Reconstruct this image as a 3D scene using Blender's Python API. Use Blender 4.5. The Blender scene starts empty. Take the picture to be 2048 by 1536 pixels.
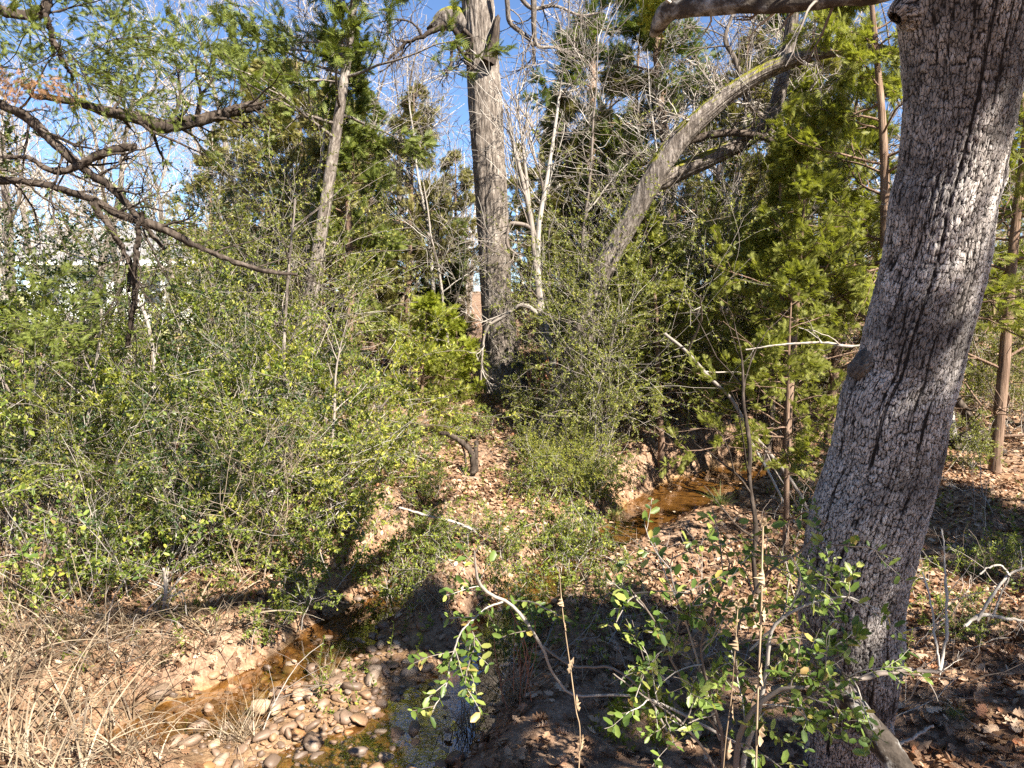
import bpy, math
import numpy as np
from mathutils import Matrix, Vector

SC = bpy.context.scene
COL = SC.collection
R_ = math.radians

# ------------------------------------------------------------------ camera, sky, sun, exposure
FPX = 1547.0
PITCH = R_(6.2)
EYE = np.array([0.0, 0.0, 1.7])
cd = bpy.data.cameras.new('camera')
cam = bpy.data.objects.new('camera', cd)
COL.objects.link(cam)
cam.location = EYE
cam.rotation_euler = (math.pi / 2 - PITCH, 0, 0)
cd.sensor_width = 36.0
cd.lens = 36.0 * FPX / 2048.0
cd.clip_start = 0.05
cd.clip_end = 2000
SC.camera = cam

SUN_AZ, SUN_EL = R_(42), R_(43)            # azimuth: right of straight behind the camera
sun_dir = np.array([math.sin(SUN_AZ) * math.cos(SUN_EL), -math.cos(SUN_AZ) * math.cos(SUN_EL), math.sin(SUN_EL)])
w = bpy.data.worlds.new('World')
SC.world = w
w.use_nodes = True
nt = w.node_tree
sky = nt.nodes.new('ShaderNodeTexSky')
sky.sky_type = 'NISHITA'
sky.sun_disc = False
sky.sun_elevation = SUN_EL
sky.sun_rotation = math.atan2(sun_dir[0], sun_dir[1])
sky.air_density = 1.0
sky.dust_density = 0.3
sky.ozone_density = 5.0
sky.altitude = 3200
nt.links.new(sky.outputs[0], nt.nodes['Background'].inputs[0])
nt.nodes['Background'].inputs[1].default_value = 0.06
ld = bpy.data.lights.new('sun', 'SUN')
sun = bpy.data.objects.new('sun', ld)
COL.objects.link(sun)
ld.energy = 5.0
ld.angle = R_(0.5)
ld.color = (1.0, 0.94, 0.84)
sun.rotation_euler = Vector(sun_dir).to_track_quat('Z', 'Y').to_euler()
vs = SC.view_settings
vs.view_transform = 'Standard'
vs.look = 'None'
vs.gamma = 1
vs.use_curve_mapping = False
vs.exposure = 2.0
cy = SC.cycles
cy.max_bounces = 6
cy.diffuse_bounces = 3
cy.glossy_bounces = 3
cy.transmission_bounces = 4
cy.transparent_max_bounces = 8
cy.use_denoising = False
cy.caustics_reflective = False
cy.caustics_refractive = False

# ------------------------------------------------------------------ numeric helpers
def nrm(a):
    return a / np.maximum(np.linalg.norm(a, axis=-1, keepdims=True), 1e-9)

def sstep(a, b, x):
    t = np.clip((x - a) / (b - a), 0, 1)
    return t * t * (3 - 2 * t)

def hsh(i, j, k=0, s=0):
    i = np.asarray(i); j = np.asarray(j)
    n = (i.astype(np.int64) * 374761393 + j.astype(np.int64) * 668265263 + np.int64(k * 2147483647 + s * 127412617)) & 0xFFFFFFFF
    n = ((n ^ (n >> 13)) * 1274126177) & 0xFFFFFFFF
    n = ((n ^ (n >> 16)) * 224682251) & 0xFFFFFFFF
    return ((n ^ (n >> 15)) & 0xFFFFFF) / float(0xFFFFFF)

def vnoise(x, y, s=0):
    x = np.asarray(x, float); y = np.asarray(y, float)
    i = np.floor(x); j = np.floor(y)
    fx = x - i; fy = y - j
    fx = fx * fx * (3 - 2 * fx); fy = fy * fy * (3 - 2 * fy)
    a = hsh(i, j, 0, s); b = hsh(i + 1, j, 0, s); c = hsh(i, j + 1, 0, s); d = hsh(i + 1, j + 1, 0, s)
    return (a * (1 - fx) + b * fx) * (1 - fy) + (c * (1 - fx) + d * fx) * fy - 0.5

def fbm(x, y, s=0, o=4):
    v = 0; a = 1.0
    for k in range(o):
        v = v + a * vnoise(x * 2 ** k + 17.3 * k, y * 2 ** k + 9.1 * k, s + k)
        a *= 0.5
    return v

ct, st = math.cos(PITCH), math.sin(PITCH)
def ray(u, v):
    a = (u - 1024.0) / FPX; b = (768.0 - v) / FPX
    return np.array([a, ct + b * st, -st + b * ct])

def P(u, v, Y):
    d = ray(u, v)
    return EYE + d * (Y / d[1])

def Pz(u, v, z):
    d = ray(u, v)
    return EYE + d * ((z - EYE[2]) / d[2])

def PL(pts, Y0, Y1=None):
    """polyline of measured points, at distances running from Y0 to Y1; hw in pixels gives the radius"""
    n = len(pts); out = []; rad = []
    for i, q in enumerate(pts):
        Y = Y0 if Y1 is None else Y0 + (Y1 - Y0) * i / (n - 1)
        out.append(P(q[0], q[1], Y))
        rad.append((q[2] if len(q) > 2 else 3) * Y / FPX)
    return np.array(out), np.array(rad)

def smooth(pts, rad, n):
    """Catmull-Rom resampling by arc length"""
    pts = np.asarray(pts, float); rad = np.asarray(rad, float)
    q = np.vstack([2 * pts[0] - pts[1], pts, 2 * pts[-1] - pts[-2]])
    out = []; orr = []
    m = 12
    for i in range(len(pts) - 1):
        p0, p1, p2, p3 = q[i], q[i + 1], q[i + 2], q[i + 3]
        for t in np.linspace(0, 1, m, endpoint=False):
            out.append(0.5 * ((2 * p1) + (-p0 + p2) * t + (2 * p0 - 5 * p1 + 4 * p2 - p3) * t * t + (-p0 + 3 * p1 - 3 * p2 + p3) * t ** 3))
            orr.append(rad[i] * (1 - t) + rad[i + 1] * t)
    out.append(pts[-1]); orr.append(rad[-1])
    out = np.array(out); orr = np.array(orr)
    L = np.concatenate([[0], np.cumsum(np.linalg.norm(np.diff(out, axis=0), axis=1))])
    s = np.linspace(0, L[-1], n)
    return np.stack([np.interp(s, L, out[:, k]) for k in range(3)], 1), np.interp(s, L, orr)

# ------------------------------------------------------------------ terrain
def waterz(y):
    return -0.95 + 0.022 * np.clip(np.asarray(y) - 5, 0, 25)

def base_h(x, y):
    yk = [-30, 0, 2, 3.2, 4, 5, 7, 9, 11, 14, 20, 30, 60, 200]
    zl = [0, 0, -.35, -.66, -.66, -.60, -.46, -.28, -.08, .22, .3, .15, .4, 4]
    zr = [0, 0, -.35, -.70, -.72, -.70, -.64, -.54, -.34, .10, .3, .5, .9, 4]
    t = sstep(-1.2, 1.2, x)
    return np.interp(y, yk, zl) * (1 - t) + np.interp(y, yk, zr) * t + .05 * np.clip(x - 3, 0, 8) * sstep(3, 6, y)

def chan(pxs, z0=-.95):
    pts = []
    for (u, v, hw) in pxs:
        p = Pz(u, v, z0)
        for _ in range(4):
            p = Pz(u, v, float(waterz(p[1])))
        pts.append((p[0], p[1], hw))
    return np.array(pts)

STREAM = chan([(560, 1700, .5), (690, 1600, .5), (800, 1520, .34), (880, 1440, .26), (925, 1385, .2), (965, 1320, .22), (1000, 1255, .2), (1060, 1190, .2),
               (1130, 1125, .2), (1230, 1070, .25), (1330, 1020, .5), (1420, 975, .62), (1520, 945, .55), (1640, 925, .4), (1800, 900, .4), (2100, 870, .5)])
POOL = chan([(180, 1520, .15), (330, 1452, .2), (470, 1395, .24), (590, 1330, .2), (690, 1262, .22), (760, 1218, .2), (830, 1160, .16), (815, 1105, .08)])
BAR = Pz(740, 1370, -.93); BAR2 = Pz(600, 1490, -.95)

def seg_d(x, y, poly):
    best = np.full(np.shape(x), 1e9)
    for a, b in zip(poly[:-1], poly[1:]):
        dx, dy = b[0] - a[0], b[1] - a[1]
        t = np.clip(((x - a[0]) * dx + (y - a[1]) * dy) / (dx * dx + dy * dy), 0, 1)
        d = np.hypot(x - a[0] - t * dx, y - a[1] - t * dy) - (a[2] + t * (b[2] - a[2]))
        best = np.minimum(best, d)
    return best

def chan_d(x, y):
    x = np.asarray(x, float); y = np.asarray(y, float)
    wob = .10 * vnoise(x * 3, y * 3, 5) + .06 * vnoise(x * 8, y * 8, 6)
    return np.minimum(seg_d(x, y, STREAM), seg_d(x, y, POOL)) + wob

def bar_m(x, y):
    a = np.hypot((x - BAR[0]) / .55, (y - BAR[1]) / .95)
    b = np.hypot((x - BAR2[0]) / .85, (y - BAR2[1]) / .55)
    return np.maximum(1 - sstep(.6, 1.35, a), 1 - sstep(.6, 1.4, b))

def hgt(x, y):
    x = np.asarray(x, float); y = np.asarray(y, float)
    far = 1 + np.clip(y, 0, 60) * .03
    B = base_h(x, y) + .16 * far * fbm(x * .45, y * .45, 1, 3) + .05 * fbm(x * 2.2, y * 2.2, 2, 3) + .03 * fbm(x * 7, y * 7, 14, 3) * (y < 16)
    wz = waterz(y)
    m = bar_m(x, y)
    d = chan_d(x, y)
    B = B * (1 - m) + (wz + .03 + .02 * fbm(x * 5, y * 5, 3, 2)) * m
    near = (y < 25)
    bed = wz - .045 - .04 * vnoise(x * 4, y * 4, 8)
    s = sstep(-.06, .38, d)
    return np.where(near, bed * (1 - s) + np.maximum(B, wz + .015) * s, B)

def hn(x, y, e=.06):
    gx = (hgt(x + e, y) - hgt(x - e, y)) / (2 * e); gy = (hgt(x, y + e) - hgt(x, y - e)) / (2 * e)
    return nrm(np.stack([-gx, -gy, np.ones_like(gx)], -1))

def ground_at(u, v):
    d = ray(u, v); s = np.arange(2.0, 80, .02)
    q = EYE + d * s[:, None]
    k = np.argmax(q[:, 2] < hgt(q[:, 0], q[:, 1]))
    return q[k]

# ------------------------------------------------------------------ mesh helpers
class MB:
    def __init__(self):
        self.v = []; self.f = []; self.n = 0; self.attr = {}; self.sm = []
    def add(self, v, f, smooth_=True):
        v = np.asarray(v, np.float32).reshape(-1, 3); f = np.asarray(f, np.int32)
        self.v.append(v); self.f.append(f + self.n); self.n += len(v); self.sm.append((len(f), smooth_))
    def mesh(self, name, mat):
        me = bpy.data.meshes.new(name)
        if not self.v:
            return me
        v = np.concatenate(self.v)
        me.vertices.add(len(v)); me.vertices.foreach_set('co', v.ravel())
        loops = np.concatenate([f.ravel() for f in self.f])
        tot = np.concatenate([np.full(len(f), f.shape[1], np.int32) for f in self.f])
        start = np.concatenate([[0], np.cumsum(tot)[:-1]]).astype(np.int32)
        me.loops.add(len(loops)); me.loops.foreach_set('vertex_index', loops)
        me.polygons.add(len(tot)); me.polygons.foreach_set('loop_start', start)
        sm = np.concatenate([np.full(n, s, bool) for n, s in self.sm])
        me.polygons.foreach_set('use_smooth', sm)
        for k, a in self.attr.items():
            at = me.attributes.new(k, 'FLOAT', 'POINT'); at.data.foreach_set('value', np.asarray(a, np.float32))
        me.materials.append(mat)
        me.update(calc_edges=True)
        return me

def tubes(mb, PT, RD, sides=4, disp=None):
    """PT (M,n,3), RD (M,n): all the tubes at once"""
    PT = np.asarray(PT, float); RD = np.asarray(RD, float)
    if PT.ndim == 2:
        PT = PT[None]; RD = RD[None]
    M, n, _ = PT.shape
    if M == 0:
        return
    T = np.gradient(PT, axis=1); T = nrm(T)
    main = nrm(PT[:, -1] - PT[:, 0])
    ref = np.where(np.abs(main[:, 2:3]) > .75, np.array([[1., .2, 0]]), np.array([[0, 0, 1.]]))
    a = nrm(np.cross(main, ref))[:, None, :]
    n1 = nrm(a - (a * T).sum(-1, keepdims=True) * T)
    n2 = np.cross(T, n1)
    th = np.arange(sides) * 2 * math.pi / sides
    c = np.cos(th)[None, None, :, None]; s = np.sin(th)[None, None, :, None]
    rr = RD[:, :, None, None]
    if disp is not None:
        rr = rr + disp(n, sides)[None, :, :, None]
    V = PT[:, :, None, :] + rr * (c * n1[:, :, None, :] + s * n2[:, :, None, :])
    i = np.arange(n - 1)[:, None]; j = np.arange(sides)[None, :]
    q = np.stack([i * sides + j, i * sides + (j + 1) % sides, (i + 1) * sides + (j + 1) % sides, (i + 1) * sides + j], -1).reshape(-1, 4)
    F = (q[None] + (np.arange(M) * n * sides)[:, None, None]).reshape(-1, 4)
    mb.add(V, F)

def cap(mb, p, T, r, rng, rough=.25):
    """a broken, ragged end"""
    T = nrm(np.asarray(T)); a = nrm(np.cross(T, [.3, .9, .2])); b = np.cross(T, a)
    th = np.arange(9) * 2 * math.pi / 9
    ring = p + r * 1.02 * (np.cos(th)[:, None] * a + np.sin(th)[:, None] * b)
    in_ = p + r * .6 * (np.cos(th)[:, None] * a + np.sin(th)[:, None] * b) + T * (r * rough * rng.uniform(.2, 2.2, (9, 1)))
    V = np.vstack([ring, in_, [p + T * r * rough * .4]])
    F4 = [[i, (i + 1) % 9, 9 + (i + 1) % 9, 9 + i] for i in range(9)]
    mb.add(V, F4, False)
    mb.add(V[9:], [[i, (i + 1) % 9, 9] for i in range(9)], False)

def walk(rng, p0, d, L, n, wander, grav):
    M = len(p0)
    out = np.zeros((M, n, 3)); out[:, 0] = p0; d = nrm(d)
    L = np.broadcast_to(L, (M,))
    for k in range(1, n):
        d = nrm(d + wander * rng.normal(size=(M, 3)) + np.array([0, 0, grav]))
        out[:, k] = out[:, k - 1] + d * (L / (n - 1))[:, None]
    return out

def at_t(PT, t):
    """positions and tangents at fraction t (M,k)"""
    M, n, _ = PT.shape
    f = t * (n - 1.001); i = f.astype(int); w_ = (f - i)[..., None]
    m = np.arange(M)[:, None]
    a = PT[m, i]; b = PT[m, i + 1]
    return a * (1 - w_) + b * w_, nrm(b - a)

def kids(rng, PT, RD, k, t0, t1, ang, lfun, n, wander, grav, rr=.6, tip=.25, even=False):
    M = len(PT)
    t = rng.uniform(t0, t1, (M, k)) if not even else np.clip(np.linspace(t0, t1, k)[None] + rng.normal(0, .4 / k, (M, k)), t0, .995)
    p, T = at_t(PT, t)
    perp = nrm(np.cross(T, rng.normal(size=T.shape)))
    a = ang + rng.normal(0, .2, t.shape)
    d = np.cos(a)[..., None] * T + np.sin(a)[..., None] * perp
    Lp = np.linalg.norm(np.diff(PT, axis=1), axis=2).sum(1)[:, None]
    L = lfun(t, Lp) * rng.uniform(.6, 1.25, t.shape)
    C = walk(rng, p.reshape(-1, 3), d.reshape(-1, 3), L.ravel(), n, wander, grav)
    i = (t * (RD.shape[1] - 1.001)).astype(int)
    r0 = RD[np.arange(M)[:, None], i] * rr
    RC = r0.ravel()[:, None] * np.linspace(1, tip, n)[None]
    return C, RC

def scatter(mb, tv, tf, pos, X, Z, size, smooth_=False):
    pos = pos.reshape(-1, 3); X = nrm(X.reshape(-1, 3)); Z = Z.reshape(-1, 3)
    Y = nrm(np.cross(Z, X)); Z = np.cross(X, Y)
    size = np.broadcast_to(size, (len(pos),))[:, None, None]
    V = pos[:, None] + size * (tv[None, :, 0:1] * X[:, None] + tv[None, :, 1:2] * Y[:, None] + tv[None, :, 2:3] * Z[:, None])
    F = (tf[None] + (np.arange(len(pos)) * len(tv))[:, None, None]).reshape(-1, tf.shape[1])
    mb.add(V, F, smooth_)

# leaf templates (unit length along +x)
def privet_leaf():
    v = [[0, 0, 0], [.26, .2, .03], [.74, .215, .02], [1, 0, -.06], [.74, -.215, .02], [.26, -.2, .03], [.3, 0, -.03], [.7, 0, -.05]]
    f = [[0, 6, 1], [6, 7, 1], [1, 7, 2], [2, 7, 3], [0, 5, 6], [5, 4, 6], [6, 4, 7], [4, 3, 7]]
    return np.array(v), np.array(f)
def far_leaf():
    return np.array([[0, 0, 0], [.5, .26, .05], [1, 0, -.04], [.5, -.26, .05]]), np.array([[0, 1, 2], [0, 2, 3]])
def spray():
    v = []; f = []
    def sp(a, b, w_):
        a = np.array(a, float); b = np.array(b, float); d = b - a
        n = np.array([-d[1], d[0], 0]); n = n / np.linalg.norm(n) * w_
        k = len(v); v.extend([a - n, a + n, b]); f.append([k, k + 1, k + 2])
    sp((0, 0, 0), (1, 0, .05), .045)
    for x, l in ((.12, .5), (.28, .55), (.45, .5), (.62, .4), (.78, .28)):
        for s in (-1, 1):
            xx = x + (.05 if s > 0 else 0)
            sp((xx, 0, .03), (xx + l * .72, s * l * .62, .06 * (s + 1) - .05), .05)
    return np.array(v), np.array(f)
def oak_leaf(seed):
    r = np.random.default_rng(seed)
    xs = np.array([0, .2, .3, .42, .52, .66, .76, .9, 1.0])
    ws = np.array([.02, .12, .26, .12, .33, .15, .27, .16, .03])
    curl = r.uniform(-.5, .9); bend = r.uniform(-.35, .5)
    mid = np.stack([xs, 0 * xs, .0 + bend * (xs - .5) ** 2 * 1.6], 1)
    L = np.stack([xs + r.normal(0, .02, 9), ws, mid[:, 2] + curl * ws * (1 + .5 * r.normal(size=9))], 1)
    Rr = np.stack([xs + r.normal(0, .02, 9), -ws, mid[:, 2] + curl * ws * (1 + .5 * r.normal(size=9))], 1)
    V = np.vstack([mid, L, Rr]); F = []
    for i in range(8):
        F += [[i, i + 1, 9 + i + 1], [i, 9 + i + 1, 9 + i], [i, 18 + i, 18 + i + 1], [i, 18 + i + 1, i + 1]]
    return V - [.5, 0, 0], np.array(F)
PV, PF = privet_leaf(); FV, FF = far_leaf(); SV, SF = spray()

# ------------------------------------------------------------------ materials
def new_mat(name):
    m = bpy.data.materials.new(name); m.use_nodes = True
    t = m.node_tree; b = t.nodes['Principled BSDF']
    return m, t, b
def N(t, typ, **kw):
    n = t.nodes.new(typ)
    for k, v in kw.items():
        setattr(n, k, v)
    return n
def ramp(t, fac, stops):
    r = N(t, 'ShaderNodeValToRGB'); e = r.color_ramp.elements
    while len(e) < len(stops):
        e.new(.5)
    for q, (p, c) in zip(e, stops):
        q.position = p; q.color = (*c, 1)
    t.links.new(fac, r.inputs[0]); return r.outputs[0]
def math_(t, op, a, b=None):
    n = N(t, 'ShaderNodeMath', operation=op)
    for i, x in enumerate((a, b)):
        if x is None:
            continue
        if isinstance(x, (int, float)):
            n.inputs[i].default_value = x
        else:
            t.links.new(x, n.inputs[i])
    return n.outputs[0]
def mix(t, f, a, b):
    n = N(t, 'ShaderNodeMix', data_type='RGBA')
    for i, x in ((0, f), (6, a), (7, b)):
        if isinstance(x, (int, float)):
            n.inputs[i].default_value = x
        elif isinstance(x, tuple):
            n.inputs[i].default_value = (*x, 1)
        else:
            t.links.new(x, n.inputs[i])
    return n.outputs[2]
def coords(t, scale=(1, 1, 1), kind='Object'):
    c = N(t, 'ShaderNodeTexCoord'); m = N(t, 'ShaderNodeMapping')
    m.inputs['Scale'].default_value = scale
    t.links.new(c.outputs[kind], m.inputs[0]); return m.outputs[0]
def noise(t, vec, scale, detail=4, rough=.55):
    n = N(t, 'ShaderNodeTexNoise'); n.inputs['Scale'].default_value = scale; n.inputs['Detail'].default_value = detail
    n.inputs['Roughness'].default_value = rough
    if vec is not None:
        t.links.new(vec, n.inputs['Vector'])
    return n.outputs['Fac']
def bump(t, b, h, strength, dist):
    n = N(t, 'ShaderNodeBump'); n.inputs['Strength'].default_value = strength; n.inputs['Distance'].default_value = dist
    t.links.new(h, n.inputs['Height']); t.links.new(n.outputs[0], b.inputs['Normal'])
def rnd(t):
    g = N(t, 'ShaderNodeNewGeometry'); o = N(t, 'ShaderNodeObjectInfo')
    s = math_(t, 'ADD', g.outputs['Random Per Island'], math_(t, 'MULTIPLY', o.outputs['Random'], 1.0))
    return math_(t, 'FRACT', s)

def leaf_mat(name, stops, trans=.38, rough=.5, spec=.25, tint=(1.25, 1.3, .6), hue=None):
    m, t, b = new_mat(name)
    c = ramp(t, rnd(t), stops)
    if hue:                                             # slow drift of colour through the crown, as new and old growth differ
        c = mix(t, math_(t, 'MULTIPLY', noise(t, coords(t), 1.3, 2), hue[1]), c, hue[0])
    t.links.new(c, b.inputs['Base Color'])
    b.inputs['Roughness'].default_value = rough
    b.inputs['Specular IOR Level'].default_value = spec
    tr = N(t, 'ShaderNodeBsdfTranslucent'); ms = N(t, 'ShaderNodeMixShader')
    mu = N(t, 'ShaderNodeMix', data_type='RGBA', blend_type='MULTIPLY'); mu.inputs[0].default_value = 1
    t.links.new(c, mu.inputs[6]); mu.inputs[7].default_value = (*tint, 1)
    t.links.new(mu.outputs[2], tr.inputs[0])
    ms.inputs[0].default_value = trans
    t.links.new(b.outputs[0], ms.inputs[1]); t.links.new(tr.outputs[0], ms.inputs[2])
    t.links.new(ms.outputs[0], t.nodes['Material Output'].inputs[0])
    return m

def bark_mat(name, dark, mid, pale, sc=(9, 9, 2.2), strength=.8, moss=None, dist=.02):
    m, t, b = new_mat(name)
    v = coords(t, sc)
    n1 = noise(t, v, 3.0, 6, .65)
    n2 = noise(t, coords(t), 2.2, 3)
    f = math_(t, 'ADD', math_(t, 'MULTIPLY', n1, .75), math_(t, 'MULTIPLY', n2, .3))
    c = ramp(t, f, [(.36, dark), (.52, mid), (.68, pale)])
    if moss:
        g = N(t, 'ShaderNodeNewGeometry'); sx = N(t, 'ShaderNodeSeparateXYZ'); t.links.new(g.outputs['Normal'], sx.inputs[0])
        mm = math_(t, 'ADD', sx.outputs['Z'], math_(t, 'MULTIPLY', math_(t, 'SUBTRACT', noise(t, coords(t), 5, 4), .5), 2.4))
        mk = ramp(t, mm, [(.42, (0, 0, 0)), (.7, (1, 1, 1))])
        c = mix(t, mk, c, moss)
    t.links.new(c, b.inputs['Base Color']); b.inputs['Roughness'].default_value = .9
    b.inputs['Specular IOR Level'].default_value = .15
    bump(t, b, n1, strength, dist)
    return m

def simple_mat(name, stops, rough=.8, sc=(1, 1, 1), nscale=6, bs=.3, spec=.25, island=False, bd=.01):
    m, t, b = new_mat(name)
    n1 = noise(t, coords(t, sc), nscale, 5)
    f = n1 if not island else math_(t, 'ADD', math_(t, 'MULTIPLY', rnd(t), .8), math_(t, 'MULTIPLY', math_(t, 'SUBTRACT', n1, .3), .4))
    t.links.new(ramp(t, f, stops), b.inputs['Base Color'])
    b.inputs['Roughness'].default_value = rough; b.inputs['Specular IOR Level'].default_value = spec
    bump(t, b, n1, bs, bd)
    return m

# greens
M_CEDAR = leaf_mat('cedar_green', [(0, (.055, .08, .016)), (.5, (.105, .14, .024)), (1, (.18, .195, .038))], .3, .55, .25, hue=((.16, .17, .04), .6))
M_CEDARD = leaf_mat('cedar_dark', [(0, (.05, .072, .018)), (.6, (.11, .14, .028)), (1, (.20, .22, .05))], .4, .55, .25, hue=((.10, .12, .03), .5))
M_OLIVE = leaf_mat('cedar_olive', [(0, (.11, .12, .035)), (.5, (.21, .205, .055)), (1, (.32, .29, .095))], .3, .6, .2, hue=((.19, .15, .07), .7))
M_LIME = leaf_mat('cedar_lime', [(0, (.16, .20, .025)), (.5, (.26, .29, .035)), (1, (.38, .37, .06))], .4, .55, .25)
M_CBRIGHT = leaf_mat('cedar_bright', [(0, (.09, .115, .02)), (.5, (.18, .20, .035)), (1, (.29, .29, .06))], .45, .55, .25, hue=((.24, .23, .05), .6))
M_BROWNF = leaf_mat('cedar_dead', [(0, (.20, .10, .05)), (1, (.34, .20, .11))], .3, .7, .1)
M_PRIVET = leaf_mat('privet_leaf', [(0, (.065, .105, .016)), (.45, (.15, .20, .028)), (.8, (.28, .31, .042)), (1, (.46, .44, .07))], .4, .45, .28, hue=((.17, .19, .05), .5))
M_PRIVD = leaf_mat('privet_dark_leaf', [(0, (.02, .042, .015)), (.6, (.045, .075, .02)), (1, (.10, .12, .035))], .28, .42, .35)
M_PRIVO = leaf_mat('privet_olive_leaf', [(0, (.08, .10, .022)), (.6, (.18, .195, .038)), (1, (.32, .30, .065))], .36, .45, .28)
M_PRIVY = leaf_mat('privet_yellow_leaf', [(0, (.11, .135, .02)), (.6, (.24, .26, .04)), (1, (.44, .40, .07))], .4, .45, .28)
M_PRIVN = leaf_mat('privet_near_leaf', [(0, (.05, .085, .018)), (.3, (.10, .155, .03)), (.72, (.19, .25, .05)), (.93, (.32, .33, .09)), (.97, (.38, .30, .08)), (1, (.26, .16, .06))], .38, .42, .35)
M_LITTER = leaf_mat('dead_leaf', [(0, (.06, .032, .018)), (.25, (.15, .08, .042)), (.5, (.255, .145, .08)), (.8, (.40, .265, .165)), (.93, (.54, .40, .275)), (1, (.33, .13, .055))], .15, .6, .25, tint=(1.2, .8, .5))
M_GRASSD = leaf_mat('dry_grass', [(0, (.11, .078, .048)), (.5, (.27, .195, .12)), (1, (.45, .365, .255))], .25, .5, .3, tint=(1.1, 1, .8))
M_GRASSG = leaf_mat('green_grass', [(0, (.09, .14, .03)), (1, (.25, .27, .08))], .35, .5, .3)
M_FIELD = leaf_mat('field_grass', [(0, (.28, .30, .09)), (1, (.50, .47, .20))], .35, .6, .2)
M_MOSS = leaf_mat('moss', [(0, (.13, .15, .014)), (.6, (.28, .28, .025)), (1, (.44, .40, .05))], .25, .7, .1)
# woods
M_BARKG = bark_mat('grey_bark', (.032, .025, .02), (.145, .118, .097), (.34, .295, .25), moss=None, strength=1., dist=.03)
M_BARKM = bark_mat('mossy_bark', (.03, .024, .019), (.125, .102, .085), (.33, .285, .245), moss=(.20, .19, .02), strength=1., dist=.03)
M_LIMB = bark_mat('lichen_bark', (.022, .017, .013), (.06, .048, .038), (.32, .31, .29), sc=(5, 5, 5))
M_BARKC = bark_mat('cedar_bark', (.055, .035, .024), (.17, .11, .075), (.30, .21, .15), sc=(16, 16, 1.2))
M_BARKD = bark_mat('dark_bark', (.018, .013, .010), (.05, .037, .028), (.12, .095, .075))
M_TWIG = simple_mat('pale_twig', [(.2, (.13, .10, .08)), (.55, (.25, .215, .18)), (.85, (.40, .36, .31))], .7, island=True)
M_TWIGG = simple_mat('bare_twig', [(.2, (.19, .155, .125)), (.6, (.35, .30, .255)), (.9, (.48, .43, .37))], .8, island=True)
M_BRUSH = simple_mat('brush_twig', [(.2, (.15, .105, .07)), (.6, (.30, .23, .165)), (.95, (.42, .34, .26))], .8, island=True)
M_STALK = simple_mat('red_stalk', [(.2, (.16, .06, .03)), (.9, (.34, .16, .09))], .7, island=True)
M_DRY = simple_mat('dried_stalk', [(.3, (.18, .12, .07)), (.7, (.42, .31, .19))], .7, nscale=12)
M_DEAD = simple_mat('bleached_wood', [(.3, (.20, .165, .13)), (.7, (.46, .41, .35))], .7, sc=(4, 4, 1), nscale=8)
M_STONE = None
def stone_mat():
    m, t, b = new_mat('creek_stone')
    o = N(t, 'ShaderNodeObjectInfo')
    g = N(t, 'ShaderNodeNewGeometry')
    f = math_(t, 'FRACT', math_(t, 'ADD', math_(t, 'MULTIPLY', o.outputs['Random'], 3.7), g.outputs['Random Per Island']))
    c = ramp(t, f, [(0, (.06, .045, .035)), (.18, (.17, .115, .08)), (.34, (.27, .175, .11)), (.5, (.34, .155, .05)), (.62, (.11, .092, .08)), (.76, (.22, .12, .06)), (.9, (.20, .16, .125)), (1, (.46, .33, .21))])
    n1 = noise(t, coords(t), 14, 5)
    c = mix(t, math_(t, 'MULTIPLY', n1, .75), c, (.16, .10, .06))
    t.links.new(c, b.inputs['Base Color']); b.inputs['Roughness'].default_value = .55
    bump(t, b, n1, .25, .01); return m
M_STONE = stone_mat()

def ground_mat():
    m, t, b = new_mat('forest_soil')
    v = coords(t)
    n1 = noise(t, v, 1.2, 4); n2 = noise(t, v, 14, 6, .65); n3 = noise(t, v, 60, 4, .6)
    f = math_(t, 'ADD', math_(t, 'MULTIPLY', n2, .6), math_(t, 'MULTIPLY', n3, .4))
    litter = ramp(t, f, [(.3, (.06, .036, .022)), (.48, (.20, .125, .08)), (.66, (.38, .26, .175))])
    soil = ramp(t, f, [(.3, (.09, .048, .024)), (.65, (.27, .155, .075))])
    a = N(t, 'ShaderNodeAttribute', attribute_name='wet')
    bed = ramp(t, f, [(.32, (.05, .03, .014)), (.5, (.20, .12, .05)), (.7, (.40, .26, .115))])
    fld = N(t, 'ShaderNodeAttribute', attribute_name='field')
    grass = ramp(t, n2, [(.3, (.20, .21, .07)), (.7, (.46, .42, .19))])
    k = ramp(t, n1, [(.45, (0, 0, 0)), (.6, (1, 1, 1))])
    c = mix(t, math_(t, 'MULTIPLY', k, .45), litter, soil)
    c = mix(t, a.outputs['Fac'], c, bed)
    c = mix(t, fld.outputs['Fac'], c, grass)
    t.links.new(c, b.inputs['Base Color']); b.inputs['Roughness'].default_value = .95; b.inputs['Specular IOR Level'].default_value = .1
    bump(t, b, f, .8, .03); return m
M_GROUND = ground_mat()

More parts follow.
